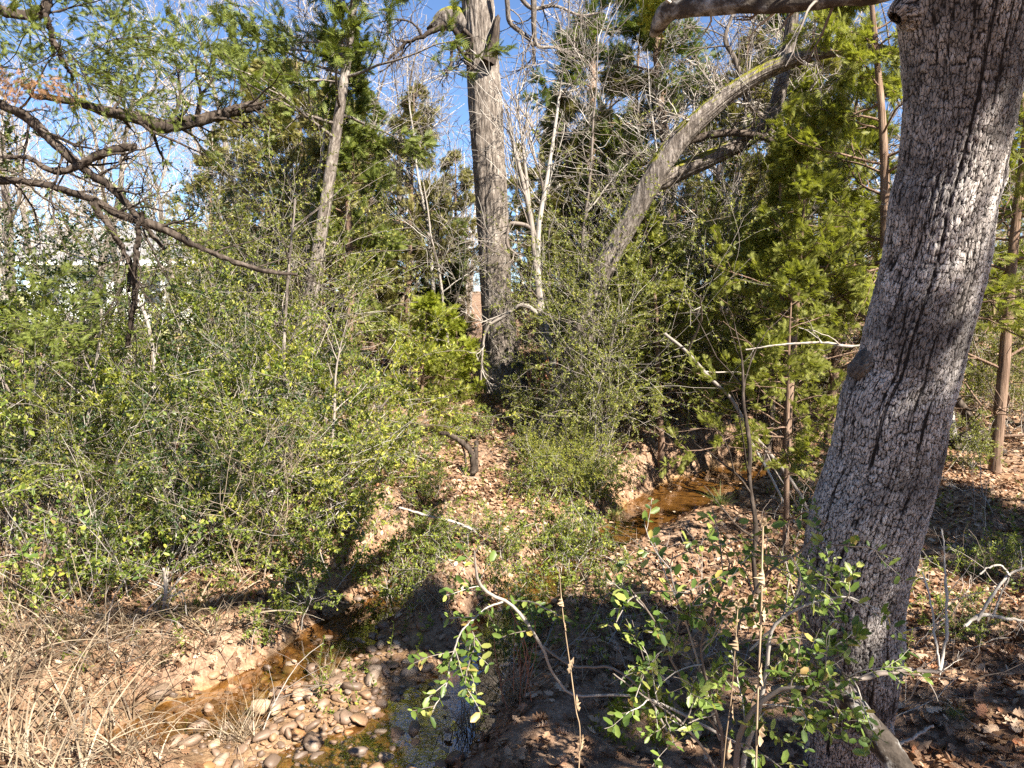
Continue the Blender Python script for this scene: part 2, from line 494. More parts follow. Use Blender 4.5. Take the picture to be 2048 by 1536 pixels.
def water_mat():
    m, t, b = new_mat('creek_water')
    n1 = noise(t, coords(t), 3.5, 3); n2 = noise(t, coords(t), 16, 2)
    h = math_(t, 'ADD', n1, math_(t, 'MULTIPLY', n2, .25))
    bp = N(t, 'ShaderNodeBump'); bp.inputs['Strength'].default_value = .12; bp.inputs['Distance'].default_value = .03
    t.links.new(h, bp.inputs['Height'])
    tr = N(t, 'ShaderNodeBsdfTransparent'); tr.inputs[0].default_value = (.90, .76, .52, 1)
    gl = N(t, 'ShaderNodeBsdfGlossy'); gl.inputs['Roughness'].default_value = .02
    t.links.new(bp.outputs[0], gl.inputs['Normal'])
    ge = N(t, 'ShaderNodeNewGeometry'); dp = N(t, 'ShaderNodeVectorMath', operation='DOT_PRODUCT')   # Schlick, the same from above and below
    t.links.new(bp.outputs[0], dp.inputs[0]); t.links.new(ge.outputs['Incoming'], dp.inputs[1])
    sch = math_(t, 'POWER', math_(t, 'SUBTRACT', 1.0, math_(t, 'ABSOLUTE', dp.outputs['Value'])), 4.0)
    fac = math_(t, 'ADD', .34, math_(t, 'MULTIPLY', sch, .45))
    ms = N(t, 'ShaderNodeMixShader')
    t.links.new(math_(t, 'MINIMUM', fac, 1.0), ms.inputs[0]); t.links.new(tr.outputs[0], ms.inputs[1]); t.links.new(gl.outputs[0], ms.inputs[2])
    t.links.new(ms.outputs[0], t.nodes['Material Output'].inputs[0]); return m
M_WATER = water_mat()

def oak_mat():
    m, t, b = new_mat('oak_bark')
    at = lambda k: N(t, 'ShaderNodeAttribute', attribute_name=k).outputs['Fac']
    plate, tone = at('plate'), at('tone')
    cx = N(t, 'ShaderNodeCombineXYZ'); t.links.new(at('around'), cx.inputs[0]); t.links.new(math_(t, 'MULTIPLY', at('along'), .38), cx.inputs[1])
    wn = N(t, 'ShaderNodeTexNoise'); wn.inputs['Scale'].default_value = 26; wn.inputs['Detail'].default_value = 3; t.links.new(coords(t), wn.inputs['Vector'])
    vm = N(t, 'ShaderNodeVectorMath', operation='MULTIPLY_ADD'); t.links.new(wn.outputs['Color'], vm.inputs[0]); vm.inputs[1].default_value = (.022, .022, 0); t.links.new(cx.outputs[0], vm.inputs[2])
    vo = N(t, 'ShaderNodeTexVoronoi', feature='DISTANCE_TO_EDGE', voronoi_dimensions='2D'); vo.inputs['Scale'].default_value = 85; t.links.new(vm.outputs[0], vo.inputs['Vector'])
    crack = ramp(t, vo.outputs['Distance'], [(.01, (0, 0, 0)), (.10, (1, 1, 1))])
    n1 = noise(t, coords(t), 3.2, 4); n2 = noise(t, coords(t), 55, 6, .7)
    base = ramp(t, math_(t, 'ADD', math_(t, 'MULTIPLY', n2, .7), math_(t, 'MULTIPLY', tone, .3)), [(.25, (.17, .147, .128)), (.5, (.40, .352, .315)), (.75, (.63, .58, .53))])
    lich = ramp(t, n1, [(.5, (0, 0, 0)), (.62, (1, 1, 1))])
    base = mix(t, math_(t, 'MULTIPLY', lich, .4), base, (.46, .44, .42))
    dk = ramp(t, noise(t, coords(t), 2.3, 6, .72), [(.46, (0, 0, 0)), (.60, (1, 1, 1))])
    base = mix(t, math_(t, 'MULTIPLY', dk, .7), base, (.055, .048, .045))
    pk = ramp(t, plate, [(.2, (0, 0, 0)), (.75, (1, 1, 1))])
    f = math_(t, 'MULTIPLY', pk, crack)
    c = mix(t, f, (.020, .016, .014), base)
    t.links.new(c, b.inputs['Base Color']); b.inputs['Roughness'].default_value = .85; b.inputs['Specular IOR Level'].default_value = .12
    bump(t, b, math_(t, 'ADD', crack, math_(t, 'MULTIPLY', n2, .8)), .7, .004); return m
M_OAK = oak_mat()

# ------------------------------------------------------------------ object helpers
def link(name, me, parent=None, kind=None, label=None):
    o = bpy.data.objects.new(name, me); COL.objects.link(o)
    if parent is not None:
        o.parent = parent
    if kind:
        o['kind'] = kind
    if label:
        o['label'] = label
    return o
def thing(name, label, cat, loc=(0, 0, 0), rz=0, sc=1, group=None, tilt=(0, 0)):
    o = bpy.data.objects.new(name, None); COL.objects.link(o)
    o.empty_display_size = .1
    o.location = loc; o.rotation_euler = (tilt[0], tilt[1], rz); o.scale = (sc, sc, sc) if not isinstance(sc, tuple) else sc
    o['label'] = label; o['category'] = cat
    if group:
        o['group'] = group
    return o
def base_px(u, Y, dz=0):
    x = (u - 1024) / FPX * Y * .995
    return (x, Y, float(hgt(x, Y)) + dz)

def resam(PT, n):
    return at_t(PT, np.broadcast_to(np.linspace(0, 1, n)[None], (len(PT), n)))[0]

# ================================================================== SETTING: ground, water
def spaced(a, b, step, lo, hi, grow=1.16):
    mid = np.arange(a, b, step); up = [b]; s = step
    while up[-1] < hi:
        s *= grow; up.append(up[-1] + s)
    dn = [a]; s = step
    while dn[-1] > lo:
        s *= grow; dn.append(dn[-1] - s)
    return np.concatenate([dn[:0:-1], mid, up])
xs = spaced(-6, 7.5, .064, -260, 260); ys = spaced(2.4, 13.5, .062, -60, 420)
X, Y = np.meshgrid(xs, ys)
Z = hgt(X, Y)
mb = MB()
nx, ny = len(xs), len(ys)
i = np.arange(ny - 1)[:, None]; j = np.arange(nx - 1)[None, :]
mb.add(np.stack([X, Y, Z], -1).reshape(-1, 3), np.stack([i * nx + j, i * nx + j + 1, (i + 1) * nx + j + 1, (i + 1) * nx + j], -1).reshape(-1, 4))
D = chan_d(X, Y)
wet = (1 - sstep(-.04, .07, D + .1 * fbm(X * 4, Y * 4, 9, 3))) * (Y < 25)
wet = np.maximum(wet, bar_m(X, Y) * .4)
field = sstep(19, 25, Y + 3 * vnoise(X * .2, Y * .2, 11)) * (1 - sstep(-9, -4, X + 2 * vnoise(X * .3, Y * .3, 12) + .12 * (Y - 24)))
mb.attr = {'wet': wet.ravel(), 'field': field.ravel()}
forest_floor = link('forest_floor', mb.mesh('forest_floor', M_GROUND), kind='structure')

gx = np.arange(-3.5, 8.5, .08); gy = np.arange(2.6, 16, .08)
X, Y = np.meshgrid(gx, gy); Dm = chan_d(X, Y)
nx, ny = len(gx), len(gy)
i, j = np.nonzero(Dm[:-1, :-1] < .42)
mb = MB(); mb.add(np.stack([X, Y, waterz(Y)], -1).reshape(-1, 3), np.stack([i * nx + j, i * nx + j + 1, (i + 1) * nx + j + 1, (i + 1) * nx + j], -1))
link('creek_water', mb.mesh('creek_water', M_WATER), kind='structure')

# ================================================================== MAIN OAK (right foreground)
def vor(cu, cv, NU, s):
    """F1, F2, cell id of a staggered jittered grid, wrapping round in u"""
    iu = np.floor(cu); iv = np.floor(cv)
    f1 = np.full(cu.shape, 9.); f2 = f1.copy(); idd = np.zeros(cu.shape)
    for a in (-1, 0, 1):
        for b in (-1, 0, 1):
            ci = iu + a; cj = iv + b
            wi = np.mod(ci, NU)
            px = ci + .5 + .36 * (hsh(wi, cj, 0, s) * 2 - 1) ; py = cj + .5 + .48 * (hsh(wi, cj, 0, s + 7) * 2 - 1)
            d = np.maximum(np.abs(cu - px), np.abs(cv - py) * .9) * .35 + .65 * np.hypot(cu - px, cv - py)
            h = hsh(wi, cj, 0, s + 3)
            n1 = d < f1
            f2 = np.where(n1, f1, np.minimum(f2, d)); idd = np.where(n1, h, idd); f1 = np.where(n1, d, f1)
    return f1, f2, idd

BK = [None, None]
def barked(mb, pts, rad, n, sides, cw, ch, depth, seed, knots=()):
    p, r = smooth(pts, rad, n)
    L = np.linalg.norm(np.diff(p, axis=0), axis=1).sum()
    NU = max(6, int(round(2 * math.pi * np.mean(r) / cw)))
    vv, uu = np.meshgrid(np.linspace(0, L, n), np.arange(sides) / sides, indexing='ij')
    ang = uu * 2 * math.pi
    wx = .9 * fbm(np.cos(ang) * 2.2 + vv * 3.2, np.sin(ang) * 2.2 + vv * 1.1, seed, 3)
    cu = uu * NU + wx * 1.2; cv = vv / ch + .5 * wx + hsh(np.floor(cu), np.zeros_like(cu), 0, seed) * .0
    BK[0] = (uu * 2 * math.pi * np.mean(r)).ravel(); BK[1] = vv.ravel()
    f1, f2, idd = vor(cu, cv, NU, seed)
    plate = np.clip((f2 - f1 + .05 * fbm(np.cos(ang) * 30, np.sin(ang) * 30 + vv * 60, seed + 9, 2)) / .2, 0, 1)
    fis = np.abs(fbm(np.cos(ang) * 7.5 + vv * 1.3, np.sin(ang) * 7.5 + vv * 1.9, seed + 11, 3))
    plate = np.minimum(plate, np.clip(fis / .085, 0, 1))
    fine = fbm(np.cos(ang) * 20 + vv * 40, np.sin(ang) * 20, seed + 4, 2)
    big = fbm(np.cos(ang) * 1.3 + 3, np.sin(ang) * 1.3 + vv * 1.6, seed + 5, 3)
    D_ = depth * (sstep(0, .9, plate) - .6 + .4 * (idd - .5) + .6 * fine) + big * np.mean(r) * .04
    for (kv, ka, kr, kh) in knots:
        da = np.angle(np.exp(1j * (ang - ka))) * np.interp(vv, np.linspace(0, L, n), r)
        dist = np.hypot(da, vv - kv * L) / kr
        D_ = D_ + kh * np.exp(-dist ** 2 * 1.5) - kh * .55 * np.exp(-(dist / .35) ** 2)
    tubes(mb, p, r, sides, disp=lambda a, b: D_)
    return p, r, plate.ravel(), idd.ravel()

trunk_px = [(1692, 1720, 100), (1692, 1610, 84), (1692, 1536, 76), (1698, 1490, 76), (1703, 1421, 76), (1708, 1353, 82), (1705, 1284, 93), (1702, 1195, 100), (1724, 1079, 105),
            (1738, 1025, 106), (1771, 910, 102), (1790, 807, 101), (1815, 739, 95), (1830, 671, 95), (1868, 525, 96), (1884, 410, 96), (1900, 342, 94), (1922, 205, 102),
            (1930, 100, 114), (1936, 0, 128), (1950, -150, 150), (1965, -330, 120), (1990, -600, 100)]
tp = []; tr = []
for q in trunk_px:
    Yq = np.interp(q[1], [-600, 0, 700, 1536, 1720], [2.75, 3.0, 3.3, 3.75, 3.8])
    pp = P(q[0], q[1], Yq); tp.append(pp); tr.append(q[2] * np.dot(pp - EYE, [0, ct, -st]) / FPX)
oak_base = tp[0].copy()
oak = thing('oak_tree', 'big leaning oak with blocky grey bark, nearest trunk on the right', 'tree')
mb = MB()
op, orad, plate, tone = barked(mb, tp, tr, 570, 290, .015, .044, .0075, 21,
                               knots=[(.70, 4.2, .05, .02)])
mb.attr = {'plate': plate, 'tone': tone, 'around': BK[0], 'along': BK[1]}
link('trunk', mb.mesh('oak_trunk', M_OAK), oak)
rng = np.random.default_rng(3)
# burl on the left edge, broken stub near the top
mb = MB()
pb, rb = PL([(1750, 718, 30), (1730, 730, 25), (1714, 742, 18), (1706, 756, 9)], 3.3)
p_, r_, pl_, tn_ = barked(mb, pb, rb, 40, 60, .016, .02, .008, 5); mb.attr = {'plate': pl_, 'tone': tn_, 'around': BK[0], 'along': BK[1]}
link('burl', mb.mesh('oak_burl', M_BARKG), oak)
mb = MB()
pb, rb = PL([(1850, 20, 44), (1815, 22, 34), (1798, 28, 24), (1790, 36, 14)], 2.98)
p_, r_, pl_, tn_ = barked(mb, pb, rb, 40, 60, .018, .03, .009, 8); mb.attr = {'plate': pl_, 'tone': tn_, 'around': BK[0], 'along': BK[1]}
link('knot', mb.mesh('oak_knot', M_OAK), oak)
# the lichened limb that crosses the top edge, with its hooked broken end
mb = MB()
pb, rb = PL([(1960, -330, 55), (1880, -120, 34), (1800, -28, 22), (1700, -6, 19), (1580, 6, 19), (1450, 10, 21), (1380, 14, 22), (1338, 22, 22), (1318, 48, 18), (1308, 66, 11)], 2.8, 3.5)
p_, r_ = smooth(pb, rb * .86, 160)
dn = rng.normal(size=(160, 24))
tubes(mb, p_, r_, 24, disp=lambda a, b: .009 * fbm(np.arange(a)[:, None] * .11 + 0 * np.arange(b)[None], np.cos(np.arange(b) * 2 * math.pi / b)[None] * 1.5 + np.sin(np.arange(b) * .26)[None], 4, 4))
cap(mb, p_[-1], p_[-1] - p_[-2], r_[-1], rng, .6)
limb = link('limb', mb.mesh('oak_limb', M_LIMB), oak)
mb = MB()   # twigs on the limb, hanging moss
q = resam(p_[None, 70:150], 12)
t1, r1 = kids(rng, q, np.full((1, 12), .008), 12, .05, .95, 1.1, lambda t, L: .35 + 0 * t, 8, .25, .0, .8)
t2, r2 = kids(rng, t1, r1, 4, .3, 1, .7, lambda t, L: L * .5, 6, .25, 0)
tubes(mb, t1, r1, 5); tubes(mb, t2, r2, 4)
link('twig', mb.mesh('oak_twig', M_TWIG), limb, kind='stuff')
mb = MB()
pos = P(1308, 20, 3.5) + rng.normal(size=(500, 3)) * [.025, .03, .05]
scatter(mb, SV, SF, pos, rng.normal(size=pos.shape), rng.normal(size=pos.shape), rng.uniform(.015, .035, 500))
link('moss_tuft', mb.mesh('oak_moss', M_MOSS), limb)

# crown of the oak above the frame: its bare limbs throw shade on the bank
mb = MB()
top = resam(op[None], 30); tr_ = np.interp(np.linspace(0, 1, 30), np.linspace(0, 1, len(orad)), orad)[None]
c0 = walk(rng, np.repeat(op[-3:-2], 5, 0), np.array([[.7, -.3, 1], [-.6, -.5, 1], [.2, .8, 1], [.9, .3, .7], [-.3, -1, .8]]), np.array([4, 3.5, 4, 3.2, 4]), 14, .12, .03)
r0 = np.full((5, 1), .09) * np.linspace(1, .25, 14)[None]
c1, r1 = kids(rng, c0, r0, 8, .2, 1, .8, lambda t, L: L * .45, 9, .16, .02)
c2, r2 = kids(rng, c1, r1, 7, .2, 1, .7, lambda t, L: L * .45, 6, .2, 0)
tubes(mb, c0, r0, 10); tubes(mb, c1, r1, 5); tubes(mb, c2, np.maximum(r2, .003), 3)
link('bare_crown', mb.mesh('oak_bare_crown', M_BARKG), oak)

# ================================================================== PROTOTYPES: trees and shrubs
def cedar(seed, H, R, nb=34, sprays=5200, mat=M_CEDAR, low=.12, size=(.10, .2), bark=M_BARKC, tr=.09, droop=-.02, shape=1.0, dead=6):
    rg = np.random.default_rng(seed)
    p = walk(rg, np.zeros((1, 3)), np.array([[0, 0, 1.]]), np.array([H]), 16, .03, .05)
    r = (tr * np.linspace(1.25, .12, 16) ** .9)[None]
    prof = lambda t: R * np.clip(np.minimum(1.25 * (1.03 - t) ** .75, .45 + 1.6 * t), .08, 1) ** shape
    bt, br = kids(rg, p, r, nb, low, .98, 1.25, lambda t, L: prof(t), 8, .12, droop + .02, .35, .2, True)
    b2, r2 = kids(rg, bt, br, 7, .2, 1, .75, lambda t, L: .45 * L * (1.1 - .5 * t), 6, .14, .015, .6, .3)
    k = max(1, int(sprays / len(b2)))
    t = rg.uniform(.15, 1, (len(b2), k)) ** .8
    pos, T = at_t(b2, t)
    pos = pos + rg.normal(size=pos.shape) * .04 * size[1] / .2
    X_ = nrm(T + .55 * rg.normal(size=T.shape) + [0, 0, .12])
    Zn = nrm(np.array([0, 0, 1.]) + .6 * rg.normal(size=T.shape))
    ml = MB(); scatter(ml, SV, SF, pos, X_, Zn, rg.uniform(*size, pos.shape[0] * pos.shape[1]))
    mw = MB(); tubes(mw, resam(p, 24), np.interp(np.linspace(0, 1, 24), np.linspace(0, 1, 16), r[0])[None], 10)
    mbr = MB(); tubes(mbr, bt, np.maximum(br, .006), 4); tubes(mbr, b2, np.maximum(r2, .003), 3)
    if dead:
        dt, dr = kids(rg, p, r, dead, .05, .35, 1.35, lambda t, L: R * .8 + 0 * t, 8, .15, -.01, .3, .2)
        d2, dr2 = kids(rg, dt, dr, 5, .2, 1, .7, lambda t, L: .4 * L, 5, .2, 0)
        tubes(mbr, dt, np.maximum(dr, .006), 4); tubes(mbr, d2, np.maximum(dr2, .003), 3)
    return [('trunk', mw.mesh('cedar_trunk', bark)), ('branchwork', mbr.mesh('cedar_branchwork', bark)), ('crown', ml.mesh('cedar_crown', mat))]

def bare(seed, H, tr=.12, spread=.45, k1=14, k2=9, k3=7, mat=M_TWIGG, bark=M_BARKG, low=.25, min_r=.004):
    rg = np.random.default_rng(seed)
    p = walk(rg, np.zeros((1, 3)), np.array([[rg.normal() * .1, 0, 1.]]), np.array([H]), 18, .06, .04)
    r = (tr * np.linspace(1.2, .12, 18))[None]
    a, ar = kids(rg, p, r, k1, low, .98, .85, lambda t, L: H * spread * (1.15 - .7 * t), 10, .12, .045, .5, .2, True)
    b, br_ = kids(rg, a, ar, k2, .15, 1, .75, lambda t, L: .5 * L * (1.15 - .5 * t), 8, .15, .03, .6, .25)
    c, cr = kids(rg, b, br_, k3, .1, 1, .7, lambda t, L: .55 * L, 6, .18, .02, .6, .3)
    mw = MB(); tubes(mw, resam(p, 30), np.interp(np.linspace(0, 1, 30), np.linspace(0, 1, 18), r[0])[None], 10)
    ml = MB(); tubes(ml, a, np.maximum(ar, min_r * 1.8), 5); tubes(ml, b, np.maximum(br_, min_r * 1.2), 3); tubes(ml, c, np.maximum(cr, min_r), 3)
    return [('trunk', mw.mesh('bare_trunk', bark)), ('crown', ml.mesh('bare_crown', mat))]

def shrub(seed, H, W, stems=9, mat=M_PRIVET, leaves=5000, leaf=.035, k1=7, k2=5, stem_mat=M_TWIG, low=.15, near=False, up=.9, r0=.0065):
    rg = np.random.default_rng(seed)
    p0 = np.zeros((stems, 3)); a = rg.uniform(0, 2 * math.pi, stems); rr = rg.uniform(0, .18, stems) * W
    p0[:, 0] = rr * np.cos(a); p0[:, 1] = rr * np.sin(a); p0[:, 2] = -.05
    lean = rg.uniform(.15, .8, stems) * W / H
    d = np.stack([np.cos(a) * lean, np.sin(a) * lean, np.full(stems, up)], 1)
    p = walk(rg, p0, d, H * rg.uniform(.75, 1.2, stems), 12, .1, -.01)
    r = np.full((stems, 1), r0) * rg.uniform(.6, 1.3, (stems, 1)) * np.linspace(1, .3, 12)[None]
    b, br_ = kids(rg, p, r, k1, low, 1, .9, lambda t, L: .42 * H + 0 * t, 9, .13, -.02, .55, .3)
    c, cr = kids(rg, b, br_, k2, .15, 1, .8, lambda t, L: .42 * L, 6, .16, .0, .6, .4)
    mw = MB(); tubes(mw, p, r, 6); tubes(mw, b, np.maximum(br_, .0022), 4); tubes(mw, c, np.maximum(cr, .0013), 3)
    k = max(1, leaves // len(c))
    pos, T = at_t(c, rg.uniform(.1, 1, (len(c), k)))
    perp = nrm(np.cross(T, rg.normal(size=T.shape)))
    X_ = nrm(.6 * T + perp + [0, 0, .1]); Zn = nrm(np.array([0.15, -.25, 1.]) + .55 * rg.normal(size=T.shape))
    ml = MB()
    if near:
        scatter(ml, PV, PF, pos, X_, Zn, leaf * rg.uniform(.6, 1.2, pos.shape[0] * k), True)
    else:
        scatter(ml, FV, FF, pos, X_, Zn, leaf * rg.uniform(.6, 1.25, pos.shape[0] * k))
    return [('stem', mw.mesh('shrub_stem', stem_mat)), ('foliage', ml.mesh('shrub_foliage', mat))]

def place(parts, name, label, cat, loc, rz=0, sc=1, group=None, tilt=(0, 0), kinds=None):
    o = thing(name, label, cat, loc, rz, sc, group, tilt)
    for n_, me in parts:
        link(n_, me, o, kind='stuff' if n_ == 'branchwork' else None)
    return o

C_TALL = cedar(101, 8.0, 1.35, nb=44, sprays=6500, mat=M_CEDAR, low=.25)
C_DARK = cedar(102, 9.0, 1.9, nb=40, sprays=6200, mat=M_CEDARD, low=.22, size=(.12, .24), tr=.13)
C_OLIVE = cedar(103, 7.0, 1.6, nb=48, sprays=8600, mat=M_OLIVE, low=.08, size=(.10, .22), dead=8)
C_BRIGHT = cedar(104, 6.0, 1.5, nb=40, sprays=7600, mat=M_CBRIGHT, low=.25, size=(.07, .15), tr=.07, dead=8)
C_SMALL = cedar(105, 4.2, .9, nb=34, sprays=5000, mat=M_CEDARD, low=.05, tr=.05, dead=0)
C_LOW = cedar(106, 3.6, 1.35, nb=30, sprays=6500, mat=M_CBRIGHT, low=.34, size=(.05, .11), tr=.035, dead=6)
C_JUV = cedar(107, 1.3, .6, nb=26, sprays=2600, mat=M_LIME, low=.05, size=(.06, .12), tr=.02, dead=0)
C_JUV2 = cedar(108, 1.1, .42, nb=22, sprays=1500, mat=M_CBRIGHT, low=.08, size=(.04, .09), tr=.012, dead=0)
C_OPEN = cedar(109, 9.0, 2.6, nb=34, sprays=6000, mat=M_CEDAR, low=.48, size=(.11, .22), tr=.11, dead=9, bark=M_BARKG)
C_SHADE = cedar(111, 7.2, 2.5, nb=13, sprays=2100, mat=M_CEDAR, low=.76, size=(.12, .24), tr=.07, dead=0)  # high thin crown shaped to throw patchy shade from outside the frame
C_RED = cedar(110, 8.5, 1.7, nb=22, sprays=3000, mat=M_CEDAR, low=.33, size=(.08, .16), tr=.058, dead=16)
B_1 = bare(201, 11, .14); B_2 = bare(202, 9, .11, .5); B_3 = bare(203, 12, .16, .4, 16, 10, 7)
B_4 = bare(204, 7, .05, .42, 12, 8, 7, mat=M_TWIG, bark=M_TWIG, low=.3)
S_A = shrub(301, 2.1, 1.3, 10, M_PRIVET, 7800, .046); S_B = shrub(302, 1.8, 1.6, 9, M_PRIVET, 7200, .046); S_C = shrub(303, 2.7, 1.4, 8, M_PRIVO, 8600, .044, stem_mat=M_TWIGG)
S_D = shrub(304, 3.3, 1.3, 6, M_PRIVD, 11000, .048, k1=10); S_E = shrub(305, 1.2, 1.1, 8, M_PRIVO, 6500, .036)
S_F = shrub(306, 3.8, 1.5, 7, M_PRIVO, 10500, .046, k1=11, k2=4, stem_mat=M_TWIGG); S_G = shrub(307, .7, .8, 8, M_PRIVET, 3000, .036)
S_BARE = shrub(308, 2.2, 1.2, 10, M_PRIVO, 500, .03, stem_mat=M_BRUSH)

# ---- cedars
K = 'cedars'
rows = [
    (C_TALL, 'tall narrow cedar with dense green top, left of the mossy oak in the middle', 690, 12.0, .3, .74, (0, .02)),
    (C_OLIVE, 'thin olive cedar standing right behind the left side of the central trunk', 812, 17.0, 1.2, .86, (0, 0)),
    (C_SMALL, 'small dark cone-shaped cedar seen between olive cedars left of the central trunk', 893, 19.0, 2.0, 1.0, (0, 0)),
    (C_DARK, 'broad dark cedar filling the gap right of the central trunk', 1190, 17.5, .6, 1.1, (0, 0)),
    (C_DARK, 'dark cedar with visible pale trunk behind the arching mossy tree', 1345, 14.5, 2.9, .95, (0, 0)),
    (C_BRIGHT, 'bright yellow-green cedar beside the left edge of the big leaning oak', 1670, 11.2, .2, 1.0, (0, 0)),
    (C_LOW, 'low feathery cedar leaning over the upper pool of the creek', 1585, 9.2, 1.0, 1.15, (0, .1)),
    (C_RED, 'cedar with straight red-brown trunk and dead side branches, far right', 2012, 9.3, .5, 1.08, (0, 0)),
    (C_TALL, 'cedar behind the right edge of the big oak, second from the picture edge', 1950, 13.0, 2.2, .9, (0, 0)),
    (C_BRIGHT, 'cedar with a thin bare red-brown stem just left of the upper big oak trunk', 1790, 9.4, 2.5, 1.12, (0, 0)),
    (C_JUV, 'young lime-yellow cedar glowing in the sun left of the central trunk', 840, 12.4, .4, 1.4, (0, 0)),
    (C_JUV, 'smaller lime-yellow cedar touching the foot of the central trunk', 915, 12.9, 2.4, 1.05, (0, 0)),
    (C_JUV2, 'wispy pale green cedar seedling behind the bent dead stump', 880, 10.4, .4, 1.1, (0, 0)),
    (C_OPEN, 'old cedar with high open crown and ragged trunk, upper left', 575, 11.0, 3.6, .95, (0, -.16)),
    (C_OLIVE, 'olive cedar at the back between the tall narrow cedar and the old open cedar', 610, 16.0, 2.7, .9, (0, 0)),
    (C_OLIVE, 'sun-bleached olive cedar far behind the left thicket', 420, 24.0, .9, .95, (0, 0)),
    (C_OLIVE, 'pale olive cedar touching the left side of the arching mossy tree', 1130, 24.0, 4.0, 1.0, (0, 0)),
    (C_DARK, 'dark cedar in the back row above the upper pool', 1500, 19.0, 4.4, 1.0, (0, 0)),
    (C_OLIVE, 'olive cedar in the back row seen left of the big oak', 1610, 15.0, 5.0, 1.0, (0, 0)),
    (C_TALL, 'slim green cedar in the back row between two olive cedars', 765, 22.0, 5.2, .95, (0, 0)),
    (C_BRIGHT, 'bushy green cedar right of the big oak, behind the red-brown trunk', 2080, 11.0, 1.7, .95, (0, 0)),
    (C_LOW, 'low cedar with drooping sprays between the arching tree and the creek', 1270, 11.6, 2.2, .9, (0, 0)),
    (C_LOW, 'low cedar on the bank just left of the big oak', 1590, 7.2, 3.3, .75, (0, 0)),
    (C_SMALL, 'small dark cedar at the left edge above the thicket', 20, 8.0, 1.0, .5, (0, 0)),
    (C_OLIVE, 'olive cedar in the back row beside the left edge of the central trunk', 905, 24.0, 1.9, .85, (0, 0)),
    (C_OLIVE, 'olive cedar in the back row just right of the central trunk', 1060, 22.0, 3.3, .8, (0, 0)),
    (C_OLIVE, 'olive cedar in the back row behind the foot of the arching tree', 1230, 21.0, .3, .8, (0, 0)),
    (C_BRIGHT, 'green cedar in the back row beneath the second mossy limb', 1410, 16.0, 4.1, .95, (0, 0)),
    (C_BRIGHT, 'green cedar beneath the high end of the arching tree', 1540, 12.5, 5.1, .9, (0, 0)),
    (C_OLIVE, 'olive cedar in the back row behind the tall narrow cedar', 660, 20.0, 2.2, .9, (0, 0)),
    (C_OLIVE, 'olive cedar in the back row between the oak and the red-brown trunk', 1900, 18.0, .2, .9, (0, 0)),
    (C_OLIVE, 'feathery olive cedar between the old open cedar and the tall narrow cedar', 640, 14.0, 1.1, .78, (0, 0)),
    (C_OLIVE, 'feathery olive cedar right behind the ragged old cedar trunk', 530, 16.0, 2.1, .9, (0, 0)),
    (C_OLIVE, 'feathery olive cedar just right of the tall narrow cedar', 745, 15.0, 3.1, .76, (0, 0)),
    (C_OLIVE, 'airy olive cedar in the gap right of the pale forked sapling', 1150, 15.5, 4.1, .8, (0, 0)),
    (C_OLIVE, 'airy olive cedar behind the middle of the arching tree', 1270, 15.0, 5.3, .95, (0, 0)),
    (C_OLIVE, 'airy olive cedar under the mossy fork of the arching tree', 1450, 14.0, .7, .9, (0, 0)),
    (C_BRIGHT, 'feathery green cedar in front of the dark back-row cedars, left of the big oak', 1585, 10.0, 1.3, .72, (0, 0)),
    (C_BRIGHT, 'feathery green cedar sapling beside the lower arching trunk', 1330, 10.6, 2.9, .62, (0, 0)),
]
for (pr, lab, u, Yd, rz, sc_, tl) in rows:
    place(pr, 'cedar_tree', lab, 'cedar', base_px(u, Yd, -.05), rz, sc_, 'cedars of the wood', tl)

# ---- bare trees
rows = [
    (B_1, 'tall bare grey tree left of the white house', 175, 27, .2, 1.0), (B_2, 'bare grey tree in front of the white house gable', 350, 33, 1.5, 1.1),
    (B_3, 'tall bare tree at the far left edge', 40, 25, 2.2, .95), (B_1, 'bare tree behind the old open cedar', 540, 25, 3.0, 1.05),
    (B_2, 'bare tree between the tall narrow cedar and the central trunk', 790, 27, 4.0, 1.15), (B_3, 'bare tree peeping just right of the central trunk', 1080, 25, 5.0, 1.0),
    (B_4, 'slender pale bare tree arching in front of the dark cedars', 1450, 12.5, 1.0, 1.0), (B_2, 'bare grey tree behind the bright yellow-green cedar', 1660, 19, 2.0, 1.1),
    (B_1, 'bare grey tree right of the big oak trunk', 1960, 21, 3.7, 1.0), (B_3, 'far bare tree between olive cedars', 690, 36, 4.8, 1.1),
    (B_2, 'bare tree far behind the mossy arching tree', 1300, 27, 5.6, 1.2), (B_4, 'thin pale bare sapling crossing in front of the central trunk', 905, 12.8, 3.1, .62),
    (B_4, 'thin pale bare sapling under the arching mossy trunk', 1340, 12.6, 4.2, .6), (B_1, 'far bare tree above the left thicket', 250, 40, 5.1, 1.2),
    (B_4, 'slender pale bare tree right behind the lime-yellow young cedars', 880, 16.0, 2.7, .95), (B_4, 'slender pale bare tree left of the tall narrow cedar', 590, 13.0, .4, .9), (B_4, 'slender pale bare tree between the pale sapling and the arching tree', 1150, 13.5, 5.2, .9),
    (B_4, 'slender pale bare tree below the mossy fork', 1370, 13.0, 3.3, .85), (B_4, 'slender pale bare tree just left of the bright yellow-green cedar', 1540, 11.8, 4.6, .9), (B_2, 'bare tree behind the airy olive cedars right of the middle', 1210, 18.0, .1, .8), (B_2, 'bare tree behind the feathery olive cedars left of the middle', 700, 19.0, 2.4, .85), (B_4, 'slender pale bare tree right of the big oak', 1925, 10.5, 1.6, .8),
    (B_3, 'far bare tree left of the short dark cedar', 90, 42, .9, 1.2), (B_2, 'far bare tree in the gap right of the white house', 470, 40, 1.9, 1.3),
]
for (pr, lab, u, Yd, rz, sc_) in rows:
    place(pr, 'bare_tree', lab, 'tree', base_px(u, Yd, -.05), rz, sc_, 'leafless trees of the wood')

